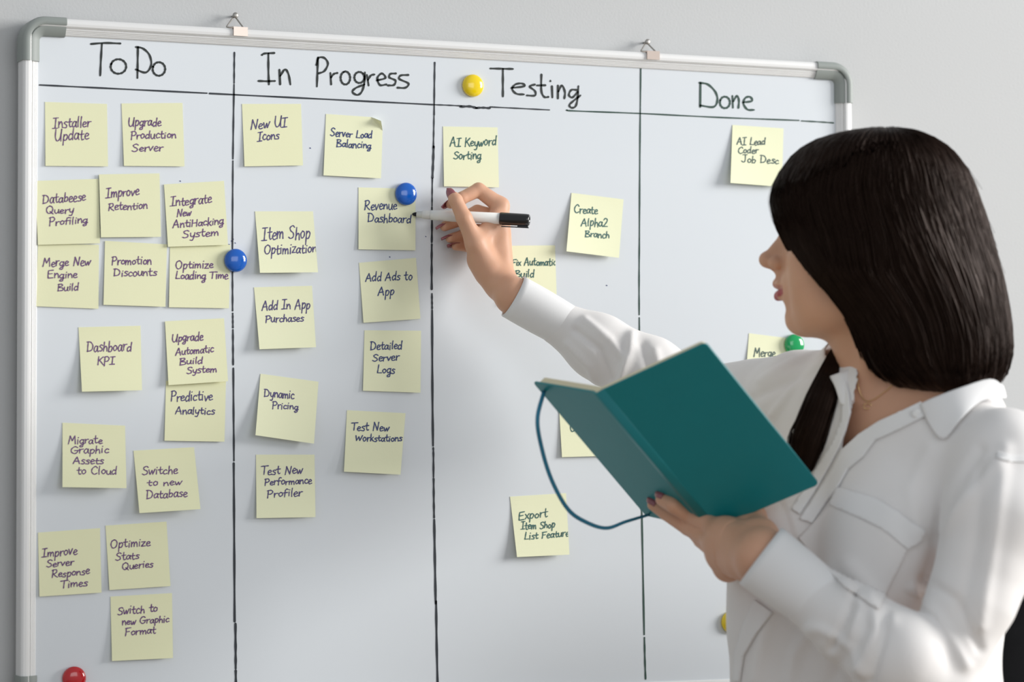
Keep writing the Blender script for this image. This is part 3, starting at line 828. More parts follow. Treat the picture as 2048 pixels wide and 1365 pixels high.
# elastic strap hanging loose from the front cover
S0 = ST + WL * (LL - .012) + EV * .012 - NL * .0006; S1 = ST + WL * (LL - .014) + EV * (EL - .006) - NL * .0006
loop = [(1075, 838), (1083, 895), (1103, 960), (1135, 1018), (1170, 1044), (1212, 1057), (1252, 1044)]
P = [S0] + [Q(x, y, d) for (x, y), d in zip(loop, np.linspace(3.27, 3.36, len(loop)))] + [S1]
P = catmull(P, 8)
V, F = tube(P, np.interp(np.linspace(0, 1, len(P)), [0, .6, 1], [.0023, .0023, .0016]), 10, hint=tuple(-CF), flat=.42)
link('elastic_strap', V, F, M['elastic'], book)

# ================================================================== PERSON
HX = 1.667                                               # photo px per mm, along the head's front-back axis
yawF = math.atan2(CF[1], CF[0])
R2 = np.array([CR[0], CR[1], 0]); R2 /= np.linalg.norm(R2)
D2 = np.array([CF[0], CF[1], 0]); D2 /= np.linalg.norm(D2)
Zu = np.array([0, 0, 1.0])
HO = Q(1749, 499, 3.335)                                 # beside the ear, in the middle of the head
th = math.radians(14)
HF = -R2 * math.cos(th) + D2 * math.sin(th); HL = np.cross(Zu, HF)
hp = lambda x, y, z: HO + HF * (x / 1000) + HL * (y / 1000) + Zu * (z / 1000)      # mm in the head's own frame
HAX = np.array([HF, HL, Zu])

LS = Q(2005, 925, 3.20); RS = Q(1605, 797, 3.47)         # shoulder joints
LT = (LS - RS); LT[2] = 0; LT /= np.linalg.norm(LT)
FT = np.cross(LT, Zu); FT = FT if FT @ CF < 0 else -FT   # chest faces the lens side
NB = Q(1785, 800, 3.365)                                 # neck base
CH = Q(1790, 1000, 3.36); HIPC = CH + np.array([0, 0, -.44]) + FT * .0; HIPC = np.array([CH[0], CH[1], .0]) + Zu * .88
RE = Q(1392, 812, 3.70); RW = Q(1026, 592, 3.715)
LE = Q(1866, 1366, 3.14); LW = Q(1526, 1118, 3.205)
RW = RW.copy(); LWp = LW


VH = .0016
up_lo = np.array([min(Y(860, 600, -.02)[0], RW[0] - .2), min(LE[1], LW[1]) - .10, 1.0]); up_hi = np.array([max(LS[0], CH[0] + .2) + .08, 0.03, hp(0, 0, 135)[2]])
legz = 1.0
fu = Field((up_lo[0], up_lo[1], .98), up_hi, VH)
fl = Field((CH[0] - .22, CH[1] - .26, -.005), (CH[0] + .22, CH[1] + .22, .98), VH)


def body(f):
    # trunk
    f.ell(CH + Zu * .0, np.array([LT, FT, Zu]), (.128, .084, .20), .02)
    f.ell(CH + Zu * -.23, np.array([LT, FT, Zu]), (.125, .085, .20), .04)
    f.ell(CH * [1, 1, 0] + Zu * .93, np.array([LT, FT, Zu]), (.160, .105, .13), .05)
    f.cone(RS - Zu * .01, LS - Zu * .015, .046, .046, .03)
    f.cone(NB - Zu * .03, LS - Zu * .012 , .052, .044, .03); f.cone(NB - Zu * .03, RS - Zu * .01, .052, .044, .03)
    for s in (.075, -.075): f.ball(CH + LT * s + FT * .058 - Zu * .035, .054, .035)
    # legs
    for s in (.085, -.085):
        hip = CH * [1, 1, 0] + LT * s + Zu * .90; knee = CH * [1, 1, 0] + LT * s * 1.0 + Zu * .48 + FT * .01; ank = CH * [1, 1, 0] + LT * s + Zu * .075 - FT * .015
        f.cone(hip, knee, .080, .054, .03); f.cone(knee, ank + Zu * .18, .052, .050, .02); f.cone(ank + Zu * .18, ank, .050, .036, .02)
        f.cone(ank - Zu * .04, ank + FT * .13 - Zu * .052, .034, .022, .02)
    # arms
    f.cone(RS, RE, .038, .030, .015); f.cone(RE, RW, .027, .0215, .015)
    f.cone(LS, LE, .037, .030, .002); f.cone(LE, LW, .030, .025, .02)
    # neck
    skull_base = hp(-18, 0, -62)
    f.cone(NB - Zu * .02 - FT * .01, skull_base, .054, .050, .025)
    f.cone(NB + FT * .03 - Zu * .03, hp(12, 0, -70), .036, .036, .02)
    for s in (1, -1):                                    # collar bones and neck muscles
        f.cone(NB + FT * .058 - Zu * .028 + LT * .012 * s, NB + LT * .13 * s - Zu * .03 + FT * .03, .009, .010, .012)
        f.cone(NB + FT * .058 - Zu * .022 + LT * .010 * s, hp(-12, 52 * s, -50), .010, .013, .014)
    f.ell(NB + FT * .045 - Zu * .085, np.array([LT, FT, Zu]), (.085, .030, .07), .03)


def head(f):
    f.ell(hp(-6, 0, 42), HAX, (.091, .071, .078), .01)               # cranium
    f.ell(hp(40, 0, 30), HAX, (.052, .060, .068), .03)               # forehead
    f.ell(hp(42, 0, -28), HAX, (.058, .056, .070), .025)             # middle of the face
    for s in (1, -1):
        f.cone(hp(4, 52 * s, -58), hp(72, 20 * s, -78), .012, .012, .022)      # jaw
        f.cone(hp(0, 56 * s, -20), hp(4, 52 * s, -58), .014, .012, .02)
        f.ell(hp(62, 37 * s, -16), HAX, (.026, .023, .026), .02)     # cheek
        f.ell(hp(58, 34 * s, -52), HAX, (.024, .018, .024), .025)
        f.cone(hp(88, 12 * s, 25), hp(80, 42 * s, 27), .008, .009, .012)       # brow
    f.cone(hp(60, 0, -70), hp(80, 0, -76), .020, .0165, .018)        # chin
    f.ell(hp(82, 0, -79), HAX, (.0160, .017, .0125), .010)
    f.ell(hp(90, 0, -44), HAX, (.0150, .026, .024), .014)            # muzzle
    for s in (1, -1):                                                # eye sockets
        f.ell(hp(93, 31 * s, 12), HAX, (.0150, .0155, .0110), .010, 'sub')
    f.cone(hp(82, 0, 30), hp(98, 0, -4), .0135, .0130, .010)        # root of the nose
    # nose
    f.cone(hp(93, 0, 22), hp(108, 0, 3), .0075, .0065, .010)
    f.cone(hp(108, 0, 3), hp(120.5, 0, -8.5), .0065, .0080, .006)
    f.ball(hp(121, 0, -9.5), .0084, .004)
    f.cone(hp(118, 0, -13), hp(106, 0, -22), .0050, .0055, .004)
    for s in (1, -1):
        f.ell(hp(109, 10.0 * s, -13.5), HAX, (.0085, .0062, .0075), .004)
        f.ell(hp(112.5, 5.5 * s, -19.8), HAX, (.0040, .0022, .0022), .002, 'sub')
    # philtrum and lips
    f.cone(hp(103, 0, -25), hp(107, 0, -33), .0055, .005, .006)
    for (y0, z0, x0, y1, z1, x1, r0, r1) in ((0, -36.5, 109.0, 11, -38.0, 104.5, .0052, .0044), (11, -38.0, 104.5, 23, -43.0, 92, .0044, .0024)):
        for s in (1, -1): f.cone(hp(x0, y0 * s, z0), hp(x1, y1 * s, z1), r0, r1, .0025)
    for (y0, z0, x0, y1, z1, x1, r0, r1) in ((0, -50.5, 106.5, 11, -49.5, 102.5, .0062, .0054), (11, -49.5, 102.5, 23, -44.5, 91, .0054, .0022)):
        for s in (1, -1): f.cone(hp(x0, y0 * s, z0), hp(x1, y1 * s, z1), r0, r1, .0025)
    for s in (1, -1): f.cone(hp(116, 0, -43.8), hp(96, 24 * s, -44), .0011, .0008, .0012, 'sub')
    f.ell(hp(104.5, 0, -63), HAX, (.006, .016, .0055), .007, 'sub')
    # ears
    for s in (1, -1):
        f.ell(hp(-6, 71 * s, 2), np.array([HF * .95 + Zu * .2, HL, Zu * .95 - HF * .2]), (.017, .007, .030), .006)
        f.ell(hp(-3, 77 * s, 4), np.array([HF * .95 + Zu * .2, HL, Zu * .95 - HF * .2]), (.009, .004, .018), .004, 'sub')


# ---- right hand (writing)
RF = {
    'thumb': [((983, 546), -.058, .0150), ((951, 487), -.060, .0118), ((928, 436), -.0605, .0098), ((911, 400), -.0550, .0084), ((907, 394), -.0535, .0068)],
    'index': [((1001, 412), -.036, .0106), ((957, 380), -.030, .0090), ((923, 397), -.0315, .0080), ((901, 408), -.0330, .0062)],
    'middle': [((1003, 438), -.029, .0106), ((955, 424), -.0145, .0088), ((920, 440), -.0130, .0080), ((889, 453), -.0165, .0062)],
    'ring': [((996, 464), -.0235, .0104), ((955, 462), -.0120, .0084), ((925, 472), -.0115, .0076), ((900, 477), -.0150, .0058)],
    'little': [((986, 494), -.0225, .0098), ((960, 488), -.0110, .0074), ((934, 493), -.0105, .0068), ((911, 493), -.0145, .0052)],
}
def cover_depth(px, py):                                  # where the outer face of the front cover is seen
    d = ray(px, py); n = NL
    return ((ST - CAM) @ n) / (d @ n)


ON = -1                                                  # resting on the cover
LF = {
    'index': [((1452, 1066), 3.272, .0104), ((1382, 1031), 3.318, .0108), ((1347, 1010), ON, .0098), ((1325, 999), ON, .0080)],
    'middle': [((1436, 1088), 3.278, .0104), ((1377, 1055), 3.326, .0098), ((1332, 1026), ON, .0086), ((1307, 1010), ON, .0070)],
    'ring': [((1441, 1111), 3.284, .0104), ((1402, 1082), 3.335, .0084), ((1388, 1068), 3.378, .0070), ((1384, 1062), 3.400, .0058)],
    'little': [((1456, 1138), 3.290, .0100), ((1424, 1102), 3.345, .0078), ((1416, 1082), 3.385, .0062), ((1414, 1070), 3.400, .0052)],
    'thumb': [((1526, 1070), 3.246, .0138), ((1510, 1036), 3.300, .0120), ((1500, 985), 3.312, .0098), ((1488, 945), 3.296, .0080), ((1482, 930), 3.294, .0066)],
}
RFP = {k: ([Y(*p, y) for p, y, r in v], [r for p, y, r in v]) for k, v in RF.items()}
LFP = {k: ([Q(*p, d if d > 0 else cover_depth(*p) - r * 1.12) for p, d, r in v], [r for p, d, r in v]) for k, v in LF.items()}


def right_hand(f):
    for k, (P, R) in RFP.items(): f.chain(P, R, .0022 if k != 'thumb' else .003)
    w = Y(1003, 569, -.062)
    for k in ('index', 'middle', 'ring', 'little'): f.cone(w - CR * (.004 if k == 'little' else 0), RFP[k][0][0], .0145, .0104, .006)
    f.cone(w, RFP['thumb'][0][0], .0165, .0150, .012)
    f.cone(Y(962, 520, -.050), Y(985, 470, -.036), .0175, .0150, .012)     # ball of the thumb to the palm
    f.cone(Y(980, 546, -.052), Y(984, 500, -.034), .0160, .0150, .012)
    f.cone(w, RW, .0175, .0215, .010)
    f.cone(RFP['thumb'][0][1], Y(990, 438, -.046), .0085, .0100, .012)       # web


def left_hand(f):
    for k, (P, R) in LFP.items(): f.chain(P, R, .0012)
    w = Q(1520, 1112, 3.222)
    for k in ('index', 'middle', 'ring', 'little'): f.cone(w, LFP[k][0][0], .0205, .0104, .020)
    f.cone(w, LFP['thumb'][0][0], .0200, .0140, .014)
    f.cone(Q(1500, 1078, 3.245), LFP['index'][0][0], .0160, .0108, .018)
    f.cone(Q(1490, 1118, 3.245), Q(1454, 1108, 3.276), .0180, .0120, .016)
    f.cone(w, LW, .0215, .0250, .010)
    f.cone(LFP['thumb'][0][1], LFP['index'][0][0], .0085, .0085, .012)


body(fu); body(fl)
head(fu)
right_hand(fu); left_hand(fu)
# the two arrays share one lattice; the seam row must agree
BV, BF = polygonize([fl, fu])
del fl
ROOT = np.array([CH[0], CH[1], 0.0])
person = link('person', BV, BF, M['skin'], origin=ROOT)
tag(person, 'dark-haired woman in a white blouse writing on the whiteboard and holding an open notebook', 'person')
# lip colour
me = person.data
at = me.attributes.new('lip', 'FLOAT', 'POINT')
rel = BV - HO
lx, ly, lz = rel @ HF * 1000, rel @ HL * 1000, rel @ Zu * 1000
lim = 24.0
wid = np.clip(1 - (np.abs(ly) / lim) ** 2, 0, 1)
upper = np.clip((-35.0 - 2.0 * np.exp(-(ly / 3.0) ** 2) * 0 - np.abs(ly) * .18 - lz) / 1.2, 0, 1); lower = np.clip((lz + 58.0 - np.abs(ly) * .34) / 1.4, 0, 1)
lip = np.where((lx > 84) & (lz < -30) & (lz > -66), upper * lower * (wid > 0.02) * np.where(lz > -43.8, .45, 1.0), 0)
at.data.foreach_set('value', lip.astype(np.float32))

# ---- eyes
for s in (1, -1):
    c = hp(76.5, 31 * s, 12)
    V, F = lathe(c - HF * .0115, HF, [(.0115 - .0115 * math.cos(a), .0115 * math.sin(a)) for a in np.linspace(.02, math.pi - .02, 18)], 24)
    e = link('eye', V, F, M['eye'], person)
    V, F = lathe(c + HF * .0098, HF, [(0, .0057), (.0008, .0054), (.0019, .003), (.0022, .0002)], 24)
    link('iris', V, F, M['iris'], e)
    P = [c + HL * (.0135 * math.sin(a)) * s + HF * (.0105 * math.cos(a)) + Zu * (.0048 * math.cos(a * 1.0)) for a in np.linspace(-1.0, 1.2, 11)]
    V, F = tube(P, .0011, 6); link('eyelashes', V, F, M['hair'], person)
    P = [hp(92 - 14 * t * t, (16 + 34 * t) * s, 27 + 5 * math.sin(t * 2.6)) for t in np.linspace(0, 1, 9)]
    V, F = tube(P, np.array([.0016, .0024, .0026, .0026, .0024, .0022, .0018, .0014, .0008]), 6, flat=.6); link('eyebrow', V, F, M['hair'], person)


# ---- fingernails: long almond shells on the back of each finger tip
def nail(P, R, outward, length=.021, width=.0058, rise=.80):
    d = P[-1] - P[-2]; d = d / np.linalg.norm(d)
    o = np.asarray(outward, float); o = o - d * (o @ d); o /= np.linalg.norm(o); s = np.cross(d, o)
    base = P[-1] + d * (R[-1] * .2) + o * (R[-1] * rise)
    V = []; n = 9; mM = 7
    for side in (0, 1):
        for i in range(n + 1):
            t = i / n
            w = width * (1 - .10 * (1 - t)) * (1.0 if t < .4 else math.sqrt(max(0, 1 - ((t - .4) / .605) ** 2.2)))
            for j in range(mM + 1):
                q = (j / mM - .5) * 2
                V.append(base + d * ((t - .45) * length) + s * (q * w) + o * (-.30 * width * q * q - .0026 * max(0, t - .4) ** 1.5 * 2 - .0008 * side - .0003 + .0010 * (1 - q * q)))
    ix = lambda a, i, j: a * (n + 1) * (mM + 1) + i * (mM + 1) + j
    F = []
    for i in range(n):
        for j in range(mM):
            F.append((ix(0, i, j), ix(0, i, j + 1), ix(0, i + 1, j + 1), ix(0, i + 1, j))); F.append((ix(1, i, j), ix(1, i + 1, j), ix(1, i + 1, j + 1), ix(1, i, j + 1)))
        F.append((ix(0, i, 0), ix(0, i + 1, 0), ix(1, i + 1, 0), ix(1, i, 0))); F.append((ix(0, i, mM), ix(1, i, mM), ix(1, i + 1, mM), ix(0, i + 1, mM)))
    for j in range(mM):
        F.append((ix(0, 0, j), ix(1, 0, j), ix(1, 0, j + 1), ix(0, 0, j + 1))); F.append((ix(0, n, j), ix(0, n, j + 1), ix(1, n, j + 1), ix(1, n, j)))
    o_ = link('fingernail', V, F, M['nail'], person)
    o_['label'] = 'mauve painted fingernail'


up2 = CU; lf = -CR
nail(*RFP['thumb'], -CF + lf * .35, .022, .0066)
nail(*RFP['index'], up2 * .4 + lf * .9 + CF * .5)
nail(*RFP['middle'], -CF * .5 + up2 * .3 + lf)
nail(*RFP['ring'], -CF * .5 + up2 * .3 + lf)
nail(*RFP['little'], -CF * .5 + up2 * .3 + lf)
nail(*LFP['index'], -CF + up2 * .8, .014, .0060, 1.12)
nail(*LFP['middle'], -CF + up2 * .8, .014, .0056, 1.12)

# ---- blouse
VS = .003
fs = Field((up_lo[0] + .02, up_lo[1] - .03, .86), (up_hi[0] + .06, -.02, RW[2] + .06), VS)
A3 = np.array([LT, FT, Zu])


def blouse(f):
    f.ell(CH + Zu * .0, A3, (.168, .108, .21), .02)
    for s in (.078, -.078): f.ball(CH + LT * s + FT * .066 - Zu * .035, .066, .05)
    f.ell(CH - Zu * .20 + FT * .020 - CR * .012, A3, (.155, .125, .22), .05)
    f.ell(CH * [1, 1, 0] + Zu * .97 + FT * .015 - CR * .012, A3, (.150, .125, .12), .05)
    f.chain([Q(1586, 1060, 3.34), Q(1569, 1150, 3.335), Q(1573, 1260, 3.335), Q(1589, 1400, 3.34), Q(1596, 1500, 3.35)], [.045, .053, .055, .056, .056], .04)
    f.cone(NB - Zu * .035, LS - Zu * .004, .056, .054, .03); f.cone(NB - Zu * .035, RS - Zu * .004, .056, .052, .03)
    f.cone(NB - Zu * .05, NB - Zu * .02, .075, .064, .02)
    # far sleeve
    f.cone(RS, RE, .052, .048, .03)
    f.chain([RE, Q(1290, 746, 3.705), Q(1196, 692, 3.712), Q(1120, 648, 3.716)], [.047, .044, .0385, .0285], .012)
    # near sleeve
    elb = LE
    f.chain([LS - Zu * .0, Q(2000, 1040, 3.165), Q(1946, 1200, 3.145), elb], [.057, .060, .046, .040], .010)
    f.chain([elb, Q(1800, 1318, 3.12), Q(1700, 1252, 3.155), Q(1632, 1202, 3.178)], [.045, .049, .042, .034], .010)


blouse(fs)
# neckline: the V left open at the front
vpoly = [(1712, 690), (1716, 760), (1702, 820), (1688, 870), (1684, 902), (1692, 896), (1720, 872), (1760, 846), (1800, 828), (1842, 812), (1884, 800), (1930, 790), (1975, 772), (1975, 690)]
SV, SF = polygonize([fs])
del fs
# folds
SN = vertex_normals(SV, SF)
if (SN * (SV - SV.mean(0))).sum() < 0: SN = -SN


def px_all(P):
    v = P - CAM; z = v @ CF
    return np.c_[1024 + FPX * (v @ CR) / z, 682.5 - FPX * (v @ CU) / z]


PX = px_all(SV); front = np.clip(-(SN @ CF) * 1.6 + .25, 0, 1)
dep = (SV - CAM) @ CF


def fold(path, w, amp, dmin=0, dmax=9):
    """a raised (or sunk) crease running along the cloth"""
    global disp
    path = np.array(path, float); d = np.full(len(PX), 1e9)
    for a, b in zip(path[:-1], path[1:]):
        v = b - a; t = np.clip(((PX - a) @ v) / (v @ v), 0, 1)
        d = np.minimum(d, np.hypot(*(PX - a - t[:, None] * v).T))
    disp += amp * np.exp(-(d / w) ** 2) * front * ((dep > dmin) & (dep < dmax))


disp = np.zeros(len(SV))
disp += .0040 * vnoise(SV * [1, 1, .8], 16) + .0030 * vnoise(SV @ np.array([[.8, .6, 0], [-.6, .8, 0], [0, 0, 1]]) * [1, 1, .45] + 7, 34)
# torso folds
for p, w, a in (([(1860, 900), (1820, 980), (1835, 1060)], 16, .003), ([(1990, 930), (1930, 1000), (1885, 1060)], 14, .005), ([(1960, 900), (1905, 980), (1870, 1080)], 12, -.004),
                ([(1880, 1040), (1868, 1100), (1840, 1180)], 10, -.002), ([(1700, 1130), (1760, 1200), (1780, 1240)], 16, .003),
                ([(1560, 1180), (1530, 1260), (1510, 1360)], 14, .004), ([(1620, 1260), (1590, 1310), (1580, 1365)], 14, .005), ([(1700, 1290), (1660, 1365)], 16, -.004),
                ([(1520, 760), (1590, 720), (1640, 700)], 9, .003), ([(1500, 800), (1560, 770), (1640, 745)], 10, -.004), ([(1545, 830), (1600, 760), (1650, 720)], 8, .003)):
    fold(p, w, a)
# near sleeve folds
for p, w, a in (([(1690, 1170), (1722, 1215), (1700, 1290)], 11, .006), ([(1712, 1185), (1690, 1240), (1660, 1300)], 8, -.006), ([(1740, 1200), (1752, 1260), (1720, 1340)], 12, .005),
                ([(1775, 1225), (1760, 1290), (1740, 1365)], 9, -.004), ([(1640, 1260), (1690, 1290), (1730, 1350)], 10, .004), ([(1830, 1180), (1880, 1240), (1930, 1330)], 14, .005),
                ([(1850, 1160), (1910, 1200), (1960, 1300)], 10, -.004), ([(2010, 900), (1990, 1050), (1960, 1250)], 16, .004), ([(1960, 940), (1950, 1080), (1925, 1220)], 14, -.003)):
    fold(p, w, a, 0, 3.2)
# far sleeve folds
for p, w, a in (([(1135, 690), (1180, 735), (1200, 790)], 8, .004), ([(1150, 660), (1200, 700), (1220, 760)], 7, -.005), ([(1170, 640), (1220, 680), (1250, 720), (1240, 780)], 8, .004),
                ([(1262, 672), (1258, 720), (1236, 780)], 9, .005), ([(1285, 690), (1300, 740)], 9, -.004), ([(1310, 704), (1325, 760)], 9, .003)):
    fold(p, w, a, 3.5)
SV = SV + SN * disp[:, None]
# cut the V: drop faces of the front whose centre falls inside it
from mathutils.geometry import intersect_point_line


def inside(P, poly):
    poly = np.array(poly, float); x, y = P[:, 0], P[:, 1]; c = np.zeros(len(P), bool)
    j = len(poly) - 1
    for i in range(len(poly)):
        xi, yi = poly[i]; xj, yj = poly[j]
        c ^= ((yi > y) != (yj > y)) & (x < (xj - xi) * (y - yi) / (yj - yi + 1e-9) + xi); j = i
    return c


BT = BVHTree.FromPolygons([tuple(v) for v in SV], SF)       # the uncut cloth, to lay second layers on
PX = px_all(SV)
ins = inside(PX, vpoly) & ((SV - NB) @ FT > -.02) | ((SV - NB) @ Zu > .030) & (np.linalg.norm((SV - NB)[:, :2], axis=1) < .075)
SF = [f for f in SF if sum(ins[i] for i in f) < 2]
used = np.unique(np.concatenate([np.array(f) for f in SF])); remap = -np.ones(len(SV), int); remap[used] = np.arange(len(used))
SV = SV[used]; SF = [tuple(remap[i] for i in f) for f in SF]
blo = link('blouse', SV, SF, M['shirt'], person)
md = blo.modifiers.new('cloth', 'SOLIDIFY'); md.thickness = .0012; md.offset = -1
sm = blo.modifiers.new('soft', 'SMOOTH'); sm.factor = .5; sm.iterations = 2


def on_cloth(px, py, off=.0012, lo=0.0):
    d = Vector(ray(px, py)).normalized()
    hit = BT.ray_cast(Vector(CAM) + d * lo, d)
    if hit[0] is None: return None
    n = hit[1]; n = n if n.dot(d) < 0 else -n
    return np.array(hit[0]) + np.array(n) * off


def patch(poly, name, off=.0012, thick=.0016, step=5, material='shirt2', parent=blo, lo=0.0):
    """a second layer of cloth following the blouse inside an outline"""
    poly = np.array(poly, float); x0, y0 = poly.min(0); x1, y1 = poly.max(0)
    xs = np.arange(x0, x1 + step, step); ys = np.arange(y0, y1 + step, step)
    bm = bmesh.new()
    # triangulated outline, then cut by a grid
    vs = [bm.verts.new((p[0], p[1], 0)) for p in poly]
    bm.faces.new(vs)
    for x in xs[1:-1]: bmesh.ops.bisect_plane(bm, geom=bm.verts[:] + bm.edges[:] + bm.faces[:], plane_co=(x, 0, 0), plane_no=(1, 0, 0))
    for y in ys[1:-1]: bmesh.ops.bisect_plane(bm, geom=bm.verts[:] + bm.edges[:] + bm.faces[:], plane_co=(0, y, 0), plane_no=(0, 1, 0))
    bm.verts.ensure_lookup_table(); bm.verts.index_update()
    pts = []
    for v in bm.verts: pts.append(on_cloth(v.co.x, v.co.y, off, lo))
    ok = [p is not None for p in pts]
    med = np.median([np.dot(p - CAM, CF) for p in pts if p is not None])
    pts = [p if p is not None else Q(v.co.x, v.co.y, med) for p, v in zip(pts, bm.verts)]
    faces = [tuple(v.index for v in f.verts) for f in bm.faces if sum(ok[v.index] for v in f.verts) >= 2]
    bm.free()
    o = link(name, pts, faces, M[material], parent, fix=True)
    md = o.modifiers.new('cloth', 'SOLIDIFY'); md.thickness = thick; md.offset = 0
    return o


patch([(1680, 978), (1706, 986), (1755, 1000), (1800, 1028), (1848, 1063), (1838, 1085), (1815, 1098), (1770, 1060), (1720, 1036), (1664, 1012)], 'pocket', .0034, .0026)
patch([(1664, 1012), (1720, 1036), (1770, 1060), (1815, 1098), (1790, 1150), (1756, 1222), (1700, 1185), (1640, 1130), (1598, 1078)], 'pocket', .0022, .0022, material='shirt')
# ---- hair: a bob built ring by ring, with strands laid over it
HY = np.array([262, 266, 272, 282, 298, 314, 345, 376, 400, 434, 466, 488, 515, 550, 586, 622, 658, 693, 720, 742, 760, 776, 786, 791, 793], float)
HLX = np.array([1752, 1712, 1672, 1634, 1602, 1583, 1561, 1547, 1543, 1549, 1561, 1573, 1588, 1610, 1641, 1670, 1694, 1708, 1717, 1730, 1748, 1772, 1806, 1846, 1878], float)
HRX = np.array([1778, 1812, 1836, 1864, 1890, 1908, 1932, 1947, 1955, 1967, 1977, 1983, 1990, 2000, 2008, 2014, 2019, 2021, 2019, 2013, 2006, 1992, 1972, 1944, 1904], float)
HD = 3.325


def hair_ring(py, phi, grow=0.0):
    """point of the hair surface: py = height in the photo, phi = 0 left, pi/2 towards the lens, pi right"""
    l = np.interp(py, HY, HLX); r = np.interp(py, HY, HRX)
    mid = (l + r) / 2; a = (r - l) / 2
    C = Q(mid, py, HD); a_m = a / FPX * HD
    b = .104 * (1 - math.exp(-a_m / .05))
    ca, sa = math.cos(phi), math.sin(phi)
    pw = float(np.interp(py, [300, 470, 560, 720, 793], [.9, .8, .5, .55, .8])) if phi < math.pi / 2 or phi > 1.5 * math.pi else .86
    c2 = math.copysign(abs(ca) ** pw, ca); s2 = math.copysign(abs(sa) ** pw, sa)
    return C - R2 * (c2 * (a_m + grow)) - D2 * (s2 * (b + grow)) + Zu * (grow * max(0.0, 1 - (py - 262) / 60))


rowsY = np.concatenate([np.linspace(262, 300, 14), np.linspace(306, 740, 74), np.linspace(745, 793, 16)])
nphi = 220
V = []
ph = np.linspace(0, 2 * math.pi, nphi, endpoint=False)
clump = np.zeros(nphi)
for fr, am in ((17, .0011), (31, .0009), (53, .0007), (88, .0004)):
    clump += am * np.sin(ph * fr + fr * 1.7 + np.sin(ph * 3) * 2)
for y in rowsY:
    e = min(1, (y - 262) / 25)
    wob = .0009 * np.sin(ph * 9 + y * .012) * e
    for k, p in enumerate(ph): V.append(hair_ring(y, p, (clump[k] + wob[k]) * e - .002))
F = []
nr = len(rowsY)
for i in range(nr - 1):
    for k in range(nphi): F.append((i * nphi + k, i * nphi + (k + 1) % nphi, (i + 1) * nphi + (k + 1) % nphi, (i + 1) * nphi + k))
F.append(tuple(range(nphi))); F.append(tuple((nr - 1) * nphi + k for k in range(nphi)))
mb = MB(); mb.add(V, F)
HAIRMAIN = len(mb.v)
# lock falling in front of the far shoulder, down to behind the notebook
lockP = [Q(1708, 668, 3.395), Q(1682, 722, 3.345), Q(1658, 784, 3.317), Q(1638, 842, 3.313), Q(1621, 890, 3.314), Q(1611, 930, 3.317), Q(1604, 965, 3.320)]
lockP = catmull(lockP, 6)
lr = np.interp(np.linspace(0, 1, len(lockP)), [0, .15, .4, .65, .85, 1], [.009, .014, .0205, .0235, .015, .003])
V, F = tube(lockP, lr, 20, hint=tuple(CF), flat=.6)
mb.add(V, F)
rs = random.Random(3)


def strand(P, r):
    V, F = tube(P, r, 3, caps=False); mb.add(V, F)


for i in range(2400):
    p = rs.uniform(-.35, math.pi + .35) if i % 4 else rs.uniform(0, 2 * math.pi)
    y0 = rs.uniform(262, 420) if i % 3 == 0 else rs.uniform(262, 268)
    y1 = min(793, rs.uniform(600, 800))
    dp = rs.uniform(-.05, .05); g = rs.uniform(-.0012, .0012)
    n = 26
    P = [hair_ring(y, p + dp * (k / n) ** 2, g + .0006 * math.sin(k * .9 + i) - (.004 * max(0, 1 - k / 5.0) if y0 > 272 else 0)) for k, y in enumerate(y0 + (y1 - y0) * np.linspace(0, 1, n) ** 2.1)]
    rr = rs.uniform(.00035, .0009)
    strand(P, np.r_[rr * .4, np.full(n - 2, rr), rr * .2])
for i in range(260):                                      # the far lock
    a = rs.uniform(0, 2 * math.pi); q = rs.uniform(.7, 1.12); ext = rs.uniform(-2, 6)
    P = []
    for k in range(0, len(lockP), 2):
        t = lockP[min(k + 1, len(lockP) - 1)] - lockP[max(k - 1, 0)]
        d, u, v = frame_of(t, CF)
        rk = max(lr[k], .006) * q * (1 + .5 * max(0, k / len(lockP) - .5) * math.sin(i))
        P.append(lockP[k] + u * math.cos(a) * rk + v * math.sin(a) * rk * .6)
    rr = rs.uniform(.0003, .0007)
    strand(P, np.r_[np.full(len(P) - 1, rr), rr * .3])
for i in range(110):                                      # loose hairs: fringe and fly-aways
    if i < 70:
        y0 = rs.uniform(285, 340); y1 = rs.uniform(430, 500); off = rs.uniform(-.001, .0035); p = rs.uniform(-.5, .5)
        P = [hair_ring(y, p, off * math.sin(math.pi * t) + .0006) for t, y in zip(np.linspace(0, 1, 14), np.linspace(y0, y1, 14))]
    else:
        y0 = rs.uniform(264, 400); L = rs.uniform(60, 200); p = rs.uniform(1.2, math.pi + .2); off = rs.uniform(.002, .009)
        P = [hair_ring(y, p + .1 * t, off * t * t) for t, y in zip(np.linspace(0, 1, 12), np.linspace(y0, y0 + L, 12))]
    strand(P, np.full(len(P), .00022))
hair = mb.build('hair', M['hair'], person, fix=False)


patch([(1843, 806), (1800, 826), (1760, 844), (1720, 870), (1688, 900), (1664, 946), (1638, 985), (1600, 1040), (1626, 1048), (1655, 1006), (1674, 984), (1698, 940), (1727, 916), (1752, 882), (1800, 860), (1852, 834)],
      'placket', .0022, .0020)
patch([(1690, 748), (1700, 790), (1704, 825), (1694, 862), (1682, 894), (1660, 936), (1634, 980), (1600, 1030), (1584, 1020), (1618, 966), (1644, 924), (1668, 884), (1684, 846), (1688, 800), (1676, 752)],
      'placket', .0018, .0020)
patch([(1511, 1200), (1546, 1226), (1516, 1268), (1490, 1312), (1482, 1364), (1470, 1364), (1474, 1300), (1490, 1248)], 'placket', .0022, .0022)
# shoulder seam
patch([(1996, 905), (2020, 912), (2060, 914), (2060, 926), (2018, 925), (1992, 918)], 'seam', .0010, .0014)


